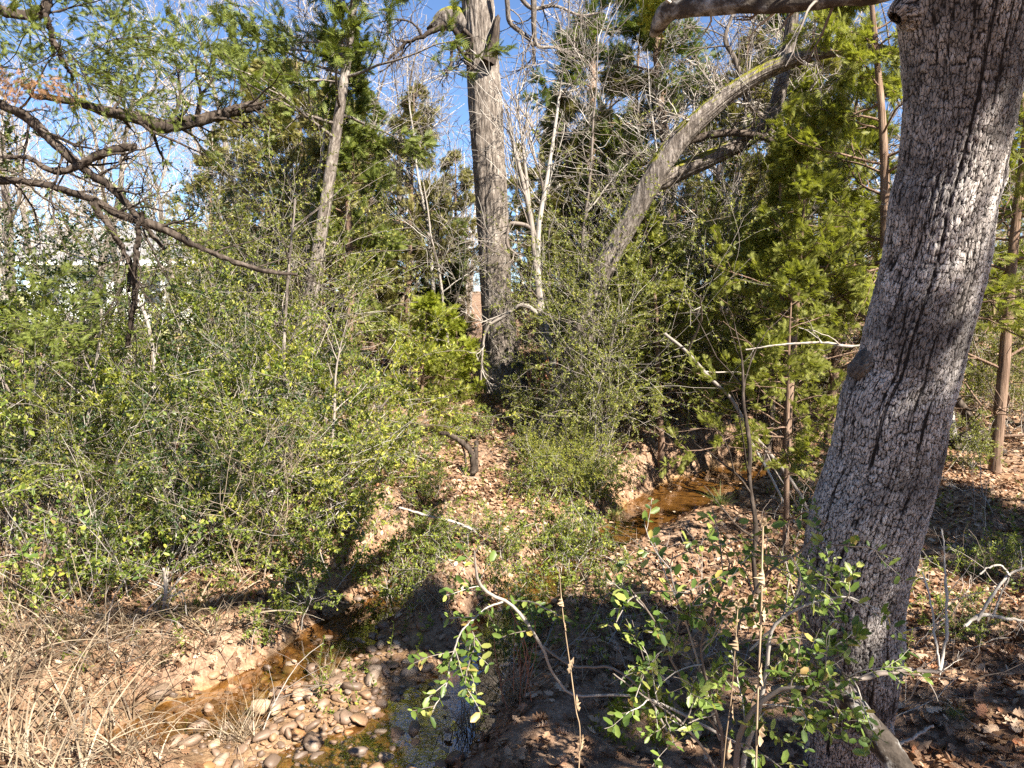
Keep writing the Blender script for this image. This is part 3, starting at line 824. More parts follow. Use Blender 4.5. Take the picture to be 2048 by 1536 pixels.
# far wood closing the view: one mass
rg = np.random.default_rng(77)
mf = MB()
M_ = 150
fx = rg.uniform(-60, 60, M_); fy = rg.uniform(45, 85, M_)
fx = np.where((fx < -8) & (fx > -22) & (fy < 60), fx - 16, fx)
p0 = np.stack([fx, fy, hgt(fx, fy) - .2], 1)
hh = rg.uniform(8, 13, M_)
tk = walk(rg, p0, np.tile([0, 0, 1.], (M_, 1)), hh, 8, .05, .03)
trr = np.full((M_, 1), .13) * np.linspace(1, .25, 8)[None]
a, ar = kids(rg, tk, trr, 9, .2, 1, .8, lambda t, L: .38 * L * (1.1 - .5 * t), 6, .12, .04, .5)
b, br_ = kids(rg, a, ar, 8, .15, 1, .7, lambda t, L: .5 * L, 5, .15, .02, .6)
tubes(mf, tk, trr, 5); tubes(mf, a, np.maximum(ar, .02), 3); tubes(mf, b[:, ::2], np.maximum(br_, .014)[:, ::2], 3)
link('far_woods', mf.mesh('far_woods', M_TWIGG), kind='stuff')

# ================================================================== CENTRAL OAK
def tree_tube(pts, rad, n, sides, amp, seed, mat, name, caps=False, sc=6.):
    mb = MB(); p, r = smooth(pts, rad, n)
    L = np.linalg.norm(np.diff(p, axis=0), axis=1).sum()
    def dd(a, b):
        vv, uu = np.meshgrid(np.linspace(0, L, a), np.arange(b) * 2 * math.pi / b, indexing='ij')
        ridg = np.abs(fbm(np.cos(uu) * sc + vv * 1.2, np.sin(uu) * sc + vv * .7, seed, 3))
        return amp * (.5 - 2.2 * ridg) + amp * 1.5 * fbm(np.cos(uu) * 1.2, np.sin(uu) * 1.2 + vv * .8, seed + 3, 2)
    tubes(mb, p, r, sides, disp=dd)
    if caps:
        cap(mb, p[-1], p[-1] - p[-2], r[-1], np.random.default_rng(seed), .8)
    return p, r, mb.mesh(name, mat)

Yc = 14.0
ctree = thing('oak_tree', 'straight furrowed oak trunk in the middle with a mossy stub high up', 'tree')
pts, rad = PL([(1003, 800, 62), (1003, 760, 50), (1001, 720, 38), (1000, 690, 34), (994, 600, 30), (988, 500, 29), (983, 400, 29), (976, 300, 30), (970, 200, 31), (962, 100, 30), (955, 0, 30),
                (948, -140, 28), (940, -300, 24), (930, -500, 16)], Yc)
p_, r_, me = tree_tube(pts, rad, 260, 90, .030, 31, M_BARKG, 'central_trunk', sc=9.)
link('trunk', me, ctree)
pts, rad = PL([(955, 90, 12), (935, 60, 18), (912, 38, 22), (890, 40, 20), (874, 50, 12)], Yc)
_, _, me = tree_tube(pts, rad, 50, 22, .03, 32, M_BARKM, 'central_stub', True)
stub = link('mossy_stub', me, ctree)
for k, q in enumerate([[(890, 48, 7), (862, 62, 5), (842, 72, 4), (815, 78, 3), (795, 95, 3), (772, 118, 2)], [(905, 50, 6), (915, 75, 5), (920, 95, 4), (935, 112, 4)], [(842, 72, 3), (830, 50, 2), (800, 40, 2), (760, 48, 1)],
                       [(912, 80, 4), (905, 110, 3), (898, 135, 2), (880, 150, 1)], [(925, 60, 5), (945, 85, 3), (930, 120, 2), (950, 140, 2)]]):
    pts, rad = PL(q, Yc - .3)
    mb = MB(); p, r = smooth(pts, rad, 30)
    rr_ = np.random.default_rng(40 + k)
    p = p + np.cumsum(rr_.normal(0, .008, p.shape), 0)
    tubes(mb, p, r, 7)
    c, cr = kids(rr_, resam(p[None], 12), np.interp(np.linspace(0, 1, 12), np.linspace(0, 1, 30), r)[None], 7, .3, 1, .8, lambda t, L: .5 * L, 8, .22, .02, .6)
    d, dr = kids(rr_, c, cr, 5, .2, 1, .8, lambda t, L: .5 * L, 6, .22, .02, .6)
    tubes(mb, c, np.maximum(cr, .007), 4); tubes(mb, d, np.maximum(dr, .005), 3)
    link('branch', mb.mesh('central_branch', M_BARKD), ctree)
pts, rad = PL([(975, 125, 14), (985, 95, 9), (990, 65, 7), (993, 45, 5), (996, 33, 3)], Yc - .35)
_, _, me = tree_tube(pts, rad, 40, 14, .03, 33, M_BARKD, 'central_snag', True)
link('dead_snag', me, ctree)
mb = MB()   # branches on the right against the sky
rr_ = np.random.default_rng(55)
c0 = []
for q in [[(1010, -60, 6), (1015, 10, 5), (1020, 45, 5), (1048, 70, 4), (1065, 90, 3), (1070, 130, 3)], [(1060, -60, 6), (1067, 0, 6), (1068, 60, 5), (1075, 92, 4), (1110, 95, 3), (1150, 105, 2)], [(1020, -40, 5), (1060, 15, 4), (1110, 12, 3), (1160, 30, 2), (1200, 25, 2)]]:
    pts, rad = PL(q, Yc - .5, Yc); p, r = smooth(pts, rad, 30); tubes(mb, p, r, 6)
    c, cr = kids(rr_, resam(p[None], 12), np.full((1, 12), .02), 9, .3, 1, .8, lambda t, L: .45 * L, 8, .22, .02, .7)
    d, dr = kids(rr_, c, cr, 6, .2, 1, .8, lambda t, L: .5 * L, 6, .22, .02, .6)
    tubes(mb, c, np.maximum(cr, .007), 4); tubes(mb, d, np.maximum(dr, .005), 3)
link('bare_crown', mb.mesh('central_crown', M_BARKG), ctree)

# ================================================================== ARCHING MOSSY TREE
atree = thing('leaning_tree', 'grey tree leaning right in an arc with moss along its top', 'tree')
Ya = 11.0
pts, rad = PL([(1075, 930, 42), (1100, 850, 34), (1122, 790, 30), (1150, 720, 28), (1180, 620, 27), (1215, 520, 26), (1262, 440, 23), (1300, 370, 24), (1350, 290, 22), (1420, 220, 20), (1500, 160, 18), (1570, 125, 16), (1640, 105, 14), (1720, 95, 11), (1820, 110, 8)], Ya, 9.6)
rad = rad * .84
_, _, me = tree_tube(pts, rad, 220, 60, .022, 61, M_BARKM, 'arch_trunk', sc=9.)
link('trunk', me, atree)
pts, rad = PL([(1306, 372, 14), (1325, 362, 18), (1350, 348, 18), (1420, 318, 17), (1490, 283, 16), (1530, 248, 16), (1555, 200, 14), (1572, 120, 12), (1584, 40, 11), (1590, -60, 9)], 10.4, 10.6)
rad = rad * .9
_, _, me = tree_tube(pts, rad, 120, 44, .020, 62, M_BARKM, 'arch_limb', sc=6.)
lb = link('limb', me, atree)
rr_ = np.random.default_rng(63)
for q in [[(1340, 300, 9), (1370, 285, 8), (1420, 270, 8), (1480, 266, 7), (1540, 280, 6), (1565, 310, 4), (1590, 345, 3)], [(1440, 330, 6), (1436, 350, 5), (1440, 362, 3)], [(1540, 240, 6), (1500, 210, 5), (1470, 120, 5), (1450, 80, 4), (1465, 30, 3)]]:
    pts, rad = PL(q, 10.2); mb = MB(); p, r = smooth(pts, rad, 34); tubes(mb, p, r, 8)
    c, cr = kids(rr_, resam(p[None], 12), np.full((1, 12), .02), 8, .3, 1, .9, lambda t, L: .4 * L, 8, .2, .02, .6)
    d, dr = kids(rr_, c, cr, 6, .2, 1, .8, lambda t, L: .5 * L, 6, .22, .02, .6)
    tubes(mb, c, np.maximum(cr, .006), 4); tubes(mb, d, np.maximum(dr, .004), 3)
    link('branch', mb.mesh('arch_branch', M_BARKD if len(q) > 5 else M_BARKG), atree)
mb = MB()
p, r = smooth(*PL([(1350, 290, 4), (1500, 160, 4), (1640, 105, 4), (1720, 95, 3)], 10.2, 9.7), 20)
c, cr = kids(rr_, p[None], r[None], 16, .0, 1, 1.0, lambda t, L: .5 + 0 * t, 9, .2, .03, .6)
d, dr = kids(rr_, c, cr, 7, .2, 1, .8, lambda t, L: .5 * L, 7, .22, .01, .7)
e, er = kids(rr_, d, dr, 4, .2, 1, .8, lambda t, L: .5 * L, 5, .22, 0, .7)
tubes(mb, c, np.maximum(cr, .008), 4); tubes(mb, d, np.maximum(dr, .005), 3); tubes(mb, e, np.maximum(er, .004), 3)
link('twig', mb.mesh('arch_twig', M_TWIG), atree, kind='stuff')

# ================================================================== PALE MULTI-STEM SAPLING beside the central oak
sap = thing('sapling', 'pale forked bare sapling just right of the central trunk', 'sapling')
for q in [[(1118, 860, 6), (1110, 800, 6), (1090, 700, 6), (1078, 600, 6), (1068, 500, 5), (1062, 440, 5), (1045, 360, 4), (1025, 280, 3), (1012, 210, 2)], [(1120, 860, 6), (1115, 800, 6), (1100, 690, 6), (1080, 590, 5), (1076, 470, 5), (1092, 370, 4), (1103, 300, 3), (1112, 240, 3), (1120, 180, 2)],
          [(1062, 440, 3), (1050, 330, 3), (1040, 250, 2), (1030, 180, 1.5)], [(1085, 640, 5), (1060, 615, 4), (1040, 610, 3.5), (1010, 632, 3), (975, 655, 2.5), (965, 700, 2), (962, 760, 1.5)], [(1076, 480, 5), (1060, 455, 4), (1030, 447, 4), (1018, 452, 3), (1015, 490, 3), (1035, 510, 2)]]:
    pts, rad = PL(q, 12.2); mb = MB(); p, r = smooth(pts, rad * 1.1, 30); tubes(mb, p, r, 7)
    c, cr = kids(rr_, resam(p[None], 14), np.full((1, 14), .016), 9, .25, 1, .6, lambda t, L: .3 * L, 9, .14, .05, .7)
    d, dr = kids(rr_, c, cr, 5, .3, 1, .6, lambda t, L: .5 * L, 6, .16, .03, .6)
    tubes(mb, c, np.maximum(cr, .007), 4); tubes(mb, d, np.maximum(dr, .0045), 3)
    link('stem', mb.mesh('sapling_stem', M_TWIG), sap)

# ================================================================== LEFT CEDAR: dark limbs reaching in from outside the frame
lc = thing('cedar_tree', 'near cedar whose long dark limbs reach in from the left edge', 'cedar')
Yl = 6.2
tb = P(-330, 700, 6.6); tb[2] = hgt(tb[0], tb[1]) - .1
p = walk(np.random.default_rng(9), tb[None], np.array([[.08, -.02, 1]]), np.array([7.0]), 14, .03, .05)
mb = MB(); tubes(mb, resam(p, 40), np.linspace(.2, .05, 40)[None], 14); link('trunk', mb.mesh('left_cedar_trunk', M_BARKC), lc)
limbs = [
    [(-330, 120, 14), (-150, 140, 10), (0, 215, 9), (60, 250, 9.5), (120, 310, 9), (180, 362, 8), (232, 402, 7), (290, 470, 4), (330, 520, 3)],
    [(-330, 330, 12), (-150, 345, 9), (0, 358, 7), (100, 368, 6), (180, 393, 7), (240, 425, 8), (330, 457, 8), (400, 492, 5), (500, 530, 4.5), (590, 542, 3)],
    [(-330, 300, 8), (-100, 305, 4), (0, 312, 3), (60, 316, 4), (105, 345, 6), (150, 340, 7), (200, 312, 8), (240, 298, 8), (272, 297, 6)],
    [(185, 398, 7), (222, 462, 5.5), (245, 500, 5), (262, 540, 4), (255, 580, 3)],
    [(284, 425, 5), (275, 470, 5), (265, 540, 5), (258, 600, 6), (248, 660, 5), (240, 700, 4)],
    [(-330, -120, 14), (-150, -30, 11), (0, 22, 9), (45, 38, 10), (75, 25, 10), (88, -10, 9), (100, -80, 7)],
    [(80, 18, 6), (102, 42, 5), (112, 85, 5), (128, 108, 4), (142, 135, 3), (150, 165, 2)],
    [(60, 190, 5), (150, 208, 7), (200, 222, 10), (250, 230, 12), (310, 247, 13.5), (350, 245, 13), (420, 231, 11), (485, 213, 10), (520, 205, 10)],
]
rr_ = np.random.default_rng(91)
mcf = MB(); mdf = MB()
for k, q in enumerate(limbs):
    pts, rad = PL(q, Yl, Yl + (.3 if k != 7 else 1.5))
    if k == 7:
        pts, rad = PL(q, 7.4, 9.6)
    mb = MB(); p, r = smooth(pts, rad, 70)
    p = p + np.cumsum(rr_.normal(0, .004, p.shape), 0) - np.linspace(0, 1, 70)[:, None] * 0
    tubes(mb, p, r, 12, disp=lambda a, b: .008 * np.random.default_rng(k).normal(size=(a, b)) * .6)
    kk = 16 if k in (0, 1, 5, 7) else 7
    q2 = resam(p[None], 20); rq = np.interp(np.linspace(0, 1, 20), np.linspace(0, 1, 70), r)[None]
    c, cr = kids(rr_, q2, rq * .5, kk, .25, 1, .9, lambda t, L: .7 + 0 * t, 9, .17, .02 if k != 1 else -.02, .7)
    d, dr = kids(rr_, c, cr, 7, .2, 1, .8, lambda t, L: .45 * L, 7, .18, .0, .6)
    tubes(mb, c, np.maximum(cr, .004), 4); tubes(mb, d, np.maximum(dr, .0022), 3)
    link('limb', mb.mesh('left_cedar_limb', M_BARKD), lc)  # dark bark all round stands in for the limbs' shaded undersides
    ns = {0: 1, 1: 0, 2: 0, 3: 0, 4: 0, 5: 7, 6: 5, 7: 6}[k]
    if ns:
        pos, T = at_t(d, rr_.uniform(.3, 1, (len(d), ns * 2)))
        scatter(mcf, SV, SF, pos, nrm(T + .5 * rr_.normal(size=T.shape)), nrm(np.array([0, 0, 1.]) + .6 * rr_.normal(size=T.shape)), rr_.uniform(.03, .078, pos.shape[0] * pos.shape[1]))
# hanging foliage in the upper-left corner
for (u, v, du, dv, Yq, n_) in [(60, 100, 90, 30, 6.4, 500), (230, 40, 120, 40, 7, 700), (400, 70, 140, 50, 8, 700), (270, 130, 70, 30, 7, 350), (90, 140, 80, 25, 6.3, 300), (60, 620, 60, 40, 6.4, 700), (140, 690, 50, 40, 6.3, 500), (170, 470, 60, 30, 6.6, 60)]:
    cen = np.array([P(u + rr_.normal() * du, v + rr_.normal() * dv, Yq + rr_.normal() * .3) for _ in range(14)])
    q = walk(rr_, cen, rr_.normal(size=(14, 3)) * [1, 1, .35] + [.5, 0, -.1], np.full(14, .6), 8, .15, 0)
    c, cr = kids(rr_, q, np.full((14, 8), .006), 6, .1, 1, .8, lambda t, L: .3 + 0 * t, 6, .15, 0, .6)
    tubes(mcf, q, np.full((14, 8), .004), 3)
    pos, T = at_t(c, rr_.uniform(.1, 1, (len(c), max(1, int(n_ * 2 / len(c))))))
    scatter(mcf, SV, SF, pos, nrm(T + .5 * rr_.normal(size=T.shape)), nrm(np.array([0, 0, 1.]) + .6 * rr_.normal(size=T.shape)), rr_.uniform(.03, .078, pos.shape[0] * pos.shape[1]))
link('crown', mcf.mesh('left_cedar_crown', M_CEDAR), lc)
for (u, v) in [(40, 190), (110, 175), (30, 165)]:
    pos = P(u, v, 6.1) + rr_.normal(size=(260, 3))[:100] * [.13, .1, .045]
    scatter(mdf, SV, SF, pos, rr_.normal(size=pos.shape) + [0, 0, -.5], rr_.normal(size=pos.shape), rr_.uniform(.03, .07, 100))
link('dead_foliage', mdf.mesh('left_cedar_dead', M_BROWNF), lc, label='rust-brown dead cedar foliage')

# ================================================================== WHITE HOUSE far left
mh = simple_mat('white_siding', [(.3, (.74, .74, .73)), (.7, (.82, .82, .80))], .6, bs=.05)
mr = simple_mat('grey_roof', [(.3, (.16, .15, .15)), (.7, (.28, .27, .26))], .9, nscale=20)
mg = simple_mat('window_glass', [(.3, (.02, .025, .03)), (.7, (.05, .06, .07))], .08, bs=0, spec=.8)
def box(mb, a, b):
    a = np.array(a, float); b = np.array(b, float)
    v = np.array([[(a, b)[i][0], (a, b)[j][1], (a, b)[k][2]] for i in (0, 1) for j in (0, 1) for k in (0, 1)])
    mb.add(v, [[0, 1, 3, 2], [4, 6, 7, 5], [0, 4, 5, 1], [2, 3, 7, 6], [0, 2, 6, 4], [1, 5, 7, 3]], False)
def bx(name, a, b, mat, par):
    mb = MB(); box(mb, a, b); return link(name, mb.mesh(name, mat), par)
hx, hy = (265 - 1024) / FPX * 42, 42.0
hz = float(hgt(hx, hy))
house = thing('house', 'white one-storey house glimpsed through the branches on the left', 'house', (hx, hy, hz - .1), .12)
bx('wall', (-5.2, 0, 0), (5.2, 8, 3.5), mh, house)
bx('foundation', (-5.25, -.05, 0), (5.25, 8.05, .35), mr, house)
mb = MB()
mb.add([[-5.8, -.7, 3.5], [5.8, -.7, 3.5], [5.8, 8.7, 3.5], [-5.8, 8.7, 3.5], [-5.8, 4, 5.6], [5.8, 4, 5.6]], [[0, 1, 5, 4], [2, 3, 4, 5]], False)
mb.add([[-5.8, -.7, 3.5], [-5.8, 4, 5.6], [-5.8, 8.7, 3.5], [5.8, -.7, 3.5], [5.8, 4, 5.6], [5.8, 8.7, 3.5]], [[0, 1, 2], [3, 5, 4]], False)
link('roof', mb.mesh('roof', mr), house)
bx('fascia', (-5.8, -.75, 3.3), (5.8, -.703, 3.55), mh, house)
for xx in (-4.0, -1.6, 1.2, 3.7):
    fr = bx('window', (xx - .5, -.04, 1.2), (xx + .5, -.003, 2.6), mh, house)
    bx('pane', (xx - .42, -.06, 1.28), (xx + .42, -.043, 1.88), mg, fr)
    bx('pane', (xx - .42, -.06, 1.94), (xx + .42, -.043, 2.52), mg, fr)
for xx in (2.4, 5.0):
    bx('porch_post', (xx - .1, -.68, 0), (xx + .1, -.5, 3.3), mh, house)

# ================================================================== SHRUBS
def recolour(parts, mat):
    out = []
    for n_, me in parts:
        if n_ == 'foliage':
            me = me.copy(); me.materials[0] = mat
        out.append((n_, me))
    return out
S_A2 = recolour(S_A, M_PRIVO); S_B2 = recolour(S_B, M_PRIVY); S_A3 = recolour(S_A, M_PRIVD)
g1 = 'privet shrubs of the thicket left of the creek'
lab1 = 'green small-leaved privet shrub in the tangled thicket left of the creek'
rr_ = np.random.default_rng(500)
spots = [(S_A, 60, 6.6), (S_B, 190, 6.2), (S_A, 300, 6.9), (S_B, 420, 7.0), (S_A, 520, 7.6), (S_E, 640, 8.4), (S_A, 130, 7.6), (S_A, 390, 8.0), (S_C, 480, 8.8), (S_B, 20, 8.0), (S_A, 250, 8.2),
         (S_A, 350, 6.3), (S_E, 570, 6.9), (S_C, 600, 9.6), (S_A, 80, 9.2), (S_B, 300, 9.5), (S_B, 440, 10.2), (S_G, 700, 10.0), (S_A, -60, 6.2), (S_C, -80, 8.0), (S_A, 480, 6.0), (S_B, 260, 5.8)]
for k, (pr, u, Yd) in enumerate(spots):
    pr = {0: pr, 1: S_A2, 2: S_B2, 3: pr, 4: S_A3, 5: S_B2, 6: S_BARE}[k % 7] if pr is not S_C else pr
    place(pr, 'privet_shrub', lab1, 'shrub', base_px(u, Yd, -.03), rr_.uniform(0, 6), rr_.uniform(.75, 1.05) * (.8 if Yd < 6.6 else 1), g1)
for (pr, lab, u, Yd, sc_) in [
    (S_D, 'tall dark-leaved privet with pale stems at the left edge', 70, 8.6, 1.0), (S_D, 'tall dark-leaved privet in front of the white house', 150, 9.6, .8), (S_D, 'dark-leaved privet tree beside the ragged old cedar trunk', 440, 12.0, 1.1),
    (S_F, 'tall olive privet reaching up below the tall narrow cedar', 630, 10.4, .85), (S_F, 'tall olive privet between the house and the old cedar', 510, 10.8, .8), (S_F, 'tall olive privet growing left of the central trunk', 790, 15.0, 1.0),
    (S_F, 'tall thin privet wrapped round the foot of the pale sapling', 1130, 12.8, .6), (S_C, 'upright privet at the foot of the arching mossy tree', 1190, 11.8, .95), (S_F, 'tall privet behind the arching mossy tree', 1260, 13.0, .9),
    (S_F, 'tall privet tangled below the second mossy limb', 1430, 12.0, .9), (S_C, 'privet under the bright yellow-green cedar', 1580, 12.0, 1.0), (S_C, 'privet behind the upper pool of the creek', 1340, 13.0, .9),
    (S_F, 'upright privet hiding the foot of the arching tree', 1225, 10.2, .66),
    (S_E, 'low privet at the near right foot of the central trunk', 1090, 11.2, .8), (S_E, 'low bright privet on the far bank below the sapling', 1130, 9.9, .6), (S_F, 'tall olive privet right of the big oak', 1930, 12.0, .8), (S_C, 'privet at the right edge behind the red-brown trunk', 2060, 10.5, .9),
    (S_E, 'low privet beside the fallen dark log on the right', 1960, 9.3, .6), (S_E, 'low privet on the bank where the creek bends behind the oak', 1620, 8.2, .6)]:
    place(pr, 'privet_shrub', lab, 'shrub', base_px(u, Yd, -.03), rr_.uniform(0, 6), sc_)
g4 = 'see-through privet shrubs across the creek'
mix_ = [S_F, S_C, S_E, S_B2, S_A2, S_F, S_C]
for k in range(30):
    u = 1190 + 490 * ((k * .618) % 1) + rr_.normal() * 10; Yd = rr_.uniform(8.6, 13.5)
    x_ = (u - 1024) / FPX * Yd
    if chan_d(x_, Yd) < .3 or (1200 < u and Yd < 12.4):
        Yd = rr_.uniform(12.4, 14.5)
    place(mix_[k % 7], 'privet_shrub', 'loose see-through privet shrub in the tangle between the arching tree and the big oak', 'shrub', base_px(u, Yd, -.03), rr_.uniform(0, 6), rr_.uniform(.5, .85), g4)
for k in range(9):
    u = rr_.uniform(1060, 1215); Yd = rr_.uniform(8.8, 10.6)
    place([S_E, S_G, S_B2][k % 3], 'privet_shrub', 'low privet shrub on the sunny slope below the arching tree', 'shrub', base_px(u, Yd, -.03), rr_.uniform(0, 6), rr_.uniform(.3, .5), 'low privets below the arching tree')
for k in range(8):
    u = rr_.uniform(1880, 2100); Yd = rr_.uniform(8.5, 14)
    place(mix_[k % 7], 'privet_shrub', 'loose privet shrub in the wood right of the big oak', 'shrub', base_px(u, Yd, -.03), rr_.uniform(0, 6), rr_.uniform(.4, .75), 'privets right of the big oak')
g2 = 'thin brown leafless bushes between the trunks'
for k in range(46):
    u = rr_.uniform(480, 2100); Yd = rr_.uniform(14, 24)
    if 900 < u < 1090 and Yd < 16:
        Yd += 4
    place(S_BARE, 'brush_bush', 'thin brown leafless bush in the undergrowth between the trunks', 'bush', base_px(u, Yd, -.03), rr_.uniform(0, 6), rr_.uniform(.9, 1.5), g2)
g3 = 'low green shrubs along the creek'
for (u, Yd, s_) in [(560, 5.9, .8), (700, 7.0, .9), (760, 6.6, .9), (640, 6.4, 1.0), (830, 7.4, .8), (1010, 7.0, .7), (1180, 9.6, .8), (1080, 7.6, .9), (1130, 6.6, .9), (1130, 8.0, .7), (830, 9.4, .8), (760, 8.6, 1.0), (1225, 6.2, .5), (1030, 6.2, .7), (1060, 10.2, .6), (820, 6.9, .9), (670, 8.2, 1.1), (1950, 5.5, .5), (2040, 6.6, .6), (1060, 5.6, .55), (960, 10.4, .7), (900, 7.2, .6), (1090, 9.0, .7), (1150, 7.4, .7), (1210, 9.2, .7), (780, 10.2, .9), (850, 8.2, .6), (1180, 10.4, .7)]:
    place(S_G, 'low_shrub', 'low green shrub on the leaf-covered bank beside the creek', 'shrub', base_px(u, Yd, -.03), rr_.uniform(0, 6), s_, g3)

def pool_view(x, y):
    u = x / y * FPX + 1024; return (u > 1270) & (u < 1560) & (y > 7) & (y < 11.5)
# undergrowth twigs and seedlings: one mass
rg = np.random.default_rng(808)
mu = MB(); mv = MB()
n_ = 1650
uy = rg.uniform(4.2, 22, n_); ux = (rg.uniform(-60, 2100, n_) - 1024) / FPX * uy
ok = (chan_d(ux, uy) > .25) & ~pool_view(ux, uy)
ux, uy = ux[ok], uy[ok]
p0 = np.stack([ux, uy, hgt(ux, uy) - .02], 1)
tw = walk(rg, p0, rg.normal(size=p0.shape) * [.8, .8, .2] + [0, 0, .5], rg.uniform(.2, .9, len(p0)), 8, .18, -.02)
rd = np.linspace(.0045, .0015, 8)[None] * np.ones((len(p0), 1)) * rg.uniform(.6, 1.3, (len(p0), 1))
t2, rd2 = kids(rg, tw, rd, 3, .2, 1, .7, lambda t, L: .5 * L, 6, .18, 0, .6)
tubes(mu, tw, rd, 3); tubes(mu, t2, np.maximum(rd2, .0015), 3)
link('twig_debris', mu.mesh('twig_debris', M_TWIG), kind='stuff')
n_ = 2700
uy = rg.uniform(4.6, 16, n_); ux = (rg.uniform(-60, 2100, n_) - 1024) / FPX * uy
ok = (chan_d(ux, uy) > .15) & ~pool_view(ux, uy) & (vnoise(ux * .8, uy * .8, 40) > -.1 - .25 * (ux < 0))
ux, uy = ux[ok], uy[ok]
p0 = np.stack([ux, uy, hgt(ux, uy) - .02], 1)
tw = walk(rg, p0, rg.normal(size=p0.shape) * [.5, .5, .1] + [0, 0, .7], rg.uniform(.12, .4, len(p0)), 7, .15, 0)
tubes(mv, tw, np.full((len(p0), 7), .0018), 3)
pos, T = at_t(tw, rg.uniform(.2, 1, (len(p0), 16)))
scatter(mv, FV, FF, pos, nrm(np.cross(T, rg.normal(size=T.shape)) + .4 * T), nrm(np.array([0, 0, 1.]) + .5 * rg.normal(size=T.shape)), rg.uniform(.02, .04, pos.shape[0] * 16))
link('undergrowth', mv.mesh('undergrowth', M_PRIVET), kind='stuff')

# ================================================================== LEAF LITTER
rg = np.random.default_rng(606)
OL = [oak_leaf(s) for s in range(6)]
def litter(n, y0, y1, sz, name, tmpl, pw=1.0):
    mb = MB()
    yy = y0 + (y1 - y0) * rg.uniform(0, 1, n) ** pw; xx = (rg.uniform(-120, 2170, n) - 1024) / FPX * yy
    d = chan_d(xx, yy); dens = .55 + 1.7 * fbm(xx * .7, yy * .7, 50, 3)
    keep = (rg.uniform(size=n) < np.where(d < .02, .02, np.where(d < .3, .75, np.clip(dens + .25 * (xx > .5), .1, 1)))) & (rg.uniform(size=n) > bar_m(xx, yy) * .93)
    xx, yy, d = xx[keep], yy[keep], d[keep]
    zz = np.where(d < .1, np.maximum(hgt(xx, yy), waterz(yy) + .004), hgt(xx, yy))
    nn = nrm(hn(xx, yy) + .38 * rg.normal(size=(len(xx), 3)))
    nn = np.where((d < .05)[:, None], nrm(np.array([0, 0, 1.]) + .05 * nn), nn)
    dr = np.cross(nn, rg.normal(size=nn.shape))
    pos = np.stack([xx, yy, zz + rg.uniform(.004, .03, len(xx))], 1)
    which = rg.integers(0, len(tmpl), len(xx))
    for k, (tv, tf) in enumerate(tmpl):
        m = which == k
        scatter(mb, tv, tf, pos[m], dr[m], nn[m], rg.uniform(*sz, m.sum()))
    link(name, mb.mesh(name, M_LITTER), kind='stuff')
simple_t = [(np.array([[-.5, 0, .02], [-.15, .26, .1], [.25, .2, .0], [.5, 0, .06], [.2, -.22, .08], [-.2, -.2, .02]]), np.array([[0, 1, 5], [1, 2, 4], [1, 4, 5], [2, 3, 4]]))]
litter(12500, 3.0, 6.2, (.04, .085), 'leaf_litter', OL, .8)
litter(22000, 6.0, 9.0, (.04, .085), 'leaf_litter', simple_t)
litter(46000, 8.5, 17, (.05, .09), 'leaf_litter', simple_t)
litter(26000, 16, 32, (.10, .2), 'leaf_litter', simple_t)
# the largest dead leaves near the oak, one by one
lm = []
for k, (tv, tf) in enumerate(OL):
    mb = MB(); mb.add(tv, tf, True); lm.append(mb.mesh('dead_leaf', M_LITTER))
def obj_at(me, name, par, p, Xd, Zd, s):
    Xd = nrm(Xd); Yd = nrm(np.cross(Zd, Xd)); Zd = np.cross(Xd, Yd)
    o = bpy.data.objects.new(name, me); COL.objects.link(o); o.parent = par
    sv = s if isinstance(s, (tuple, list, np.ndarray)) else (s, s, s)
    o.matrix_local = Matrix([[Xd[i] * sv[0], Yd[i] * sv[1], Zd[i] * sv[2], p[i]] for i in range(3)] + [[0, 0, 0, 1]])
    return o
cnt = 0
while cnt < 290:
    u = rg.uniform(1000, 2060); v = rg.uniform(1130, 1545)
    if u < 1500 and rg.uniform() < .5:
        continue
    g = ground_at(u, v)
    if chan_d(g[0], g[1]) < .1:
        continue
    n1 = nrm(hn(g[0:1], g[1:2])[0] + .35 * rg.normal(size=3))
    obj_at(lm[cnt % 6], 'leaf', forest_floor, (g[0], g[1], float(hgt(g[0], g[1])) + rg.uniform(.02, .045)), np.cross(n1, rg.normal(size=3)), n1, rg.uniform(.075, .125))
    cnt += 1

# ================================================================== STONES
def stone_mesh(seed):
    r = np.random.default_rng(seed)
    nl, nm = 6, 9
    th = np.linspace(0, math.pi, nl + 2)[1:-1]; ph = np.arange(nm) * 2 * math.pi / nm
    T_, Pp = np.meshgrid(th, ph, indexing='ij')
    v = np.stack([np.sin(T_) * np.cos(Pp), np.sin(T_) * np.sin(Pp), np.cos(T_)], -1).reshape(-1, 3)
    v = np.vstack([v, [[0, 0, 1], [0, 0, -1]]])
    v = np.sign(v) * np.abs(v) ** .82
    o = r.normal(size=3) * 5
    dsp = 1 + .6 * fbm(v[:, 0] * .9 + o[0] + v[:, 2], v[:, 1] * .9 + o[1] - v[:, 2] * .6, seed, 2)
    for _ in range(3):                                   # worn facets
        nf = nrm(r.normal(size=3)); dd = v @ nf
        v = v - np.clip(dd - .6, 0, None)[:, None] * nf * .8
    v = v * dsp[:, None] * [1, r.uniform(.6, .85), r.uniform(.34, .55)] * .5
    F4 = [[i * nm + j, (i + 1) * nm + j, (i + 1) * nm + (j + 1) % nm, i * nm + (j + 1) % nm] for i in range(nl - 1) for j in range(nm)]
    mb = MB(); mb.add(v, F4, True)
    k = nl * nm
    mb2 = [[k, j, (j + 1) % nm] for j in range(nm)] + [[k + 1, (nl - 1) * nm + (j + 1) % nm, (nl - 1) * nm + j] for j in range(nm)]
    mb.f.append(np.array(mb2, np.int32)); mb.sm.append((len(mb2), True))
    return mb.mesh('stone', M_STONE), v, np.array(mb2), np.array(F4)
SM = [stone_mesh(s) for s in range(10)]
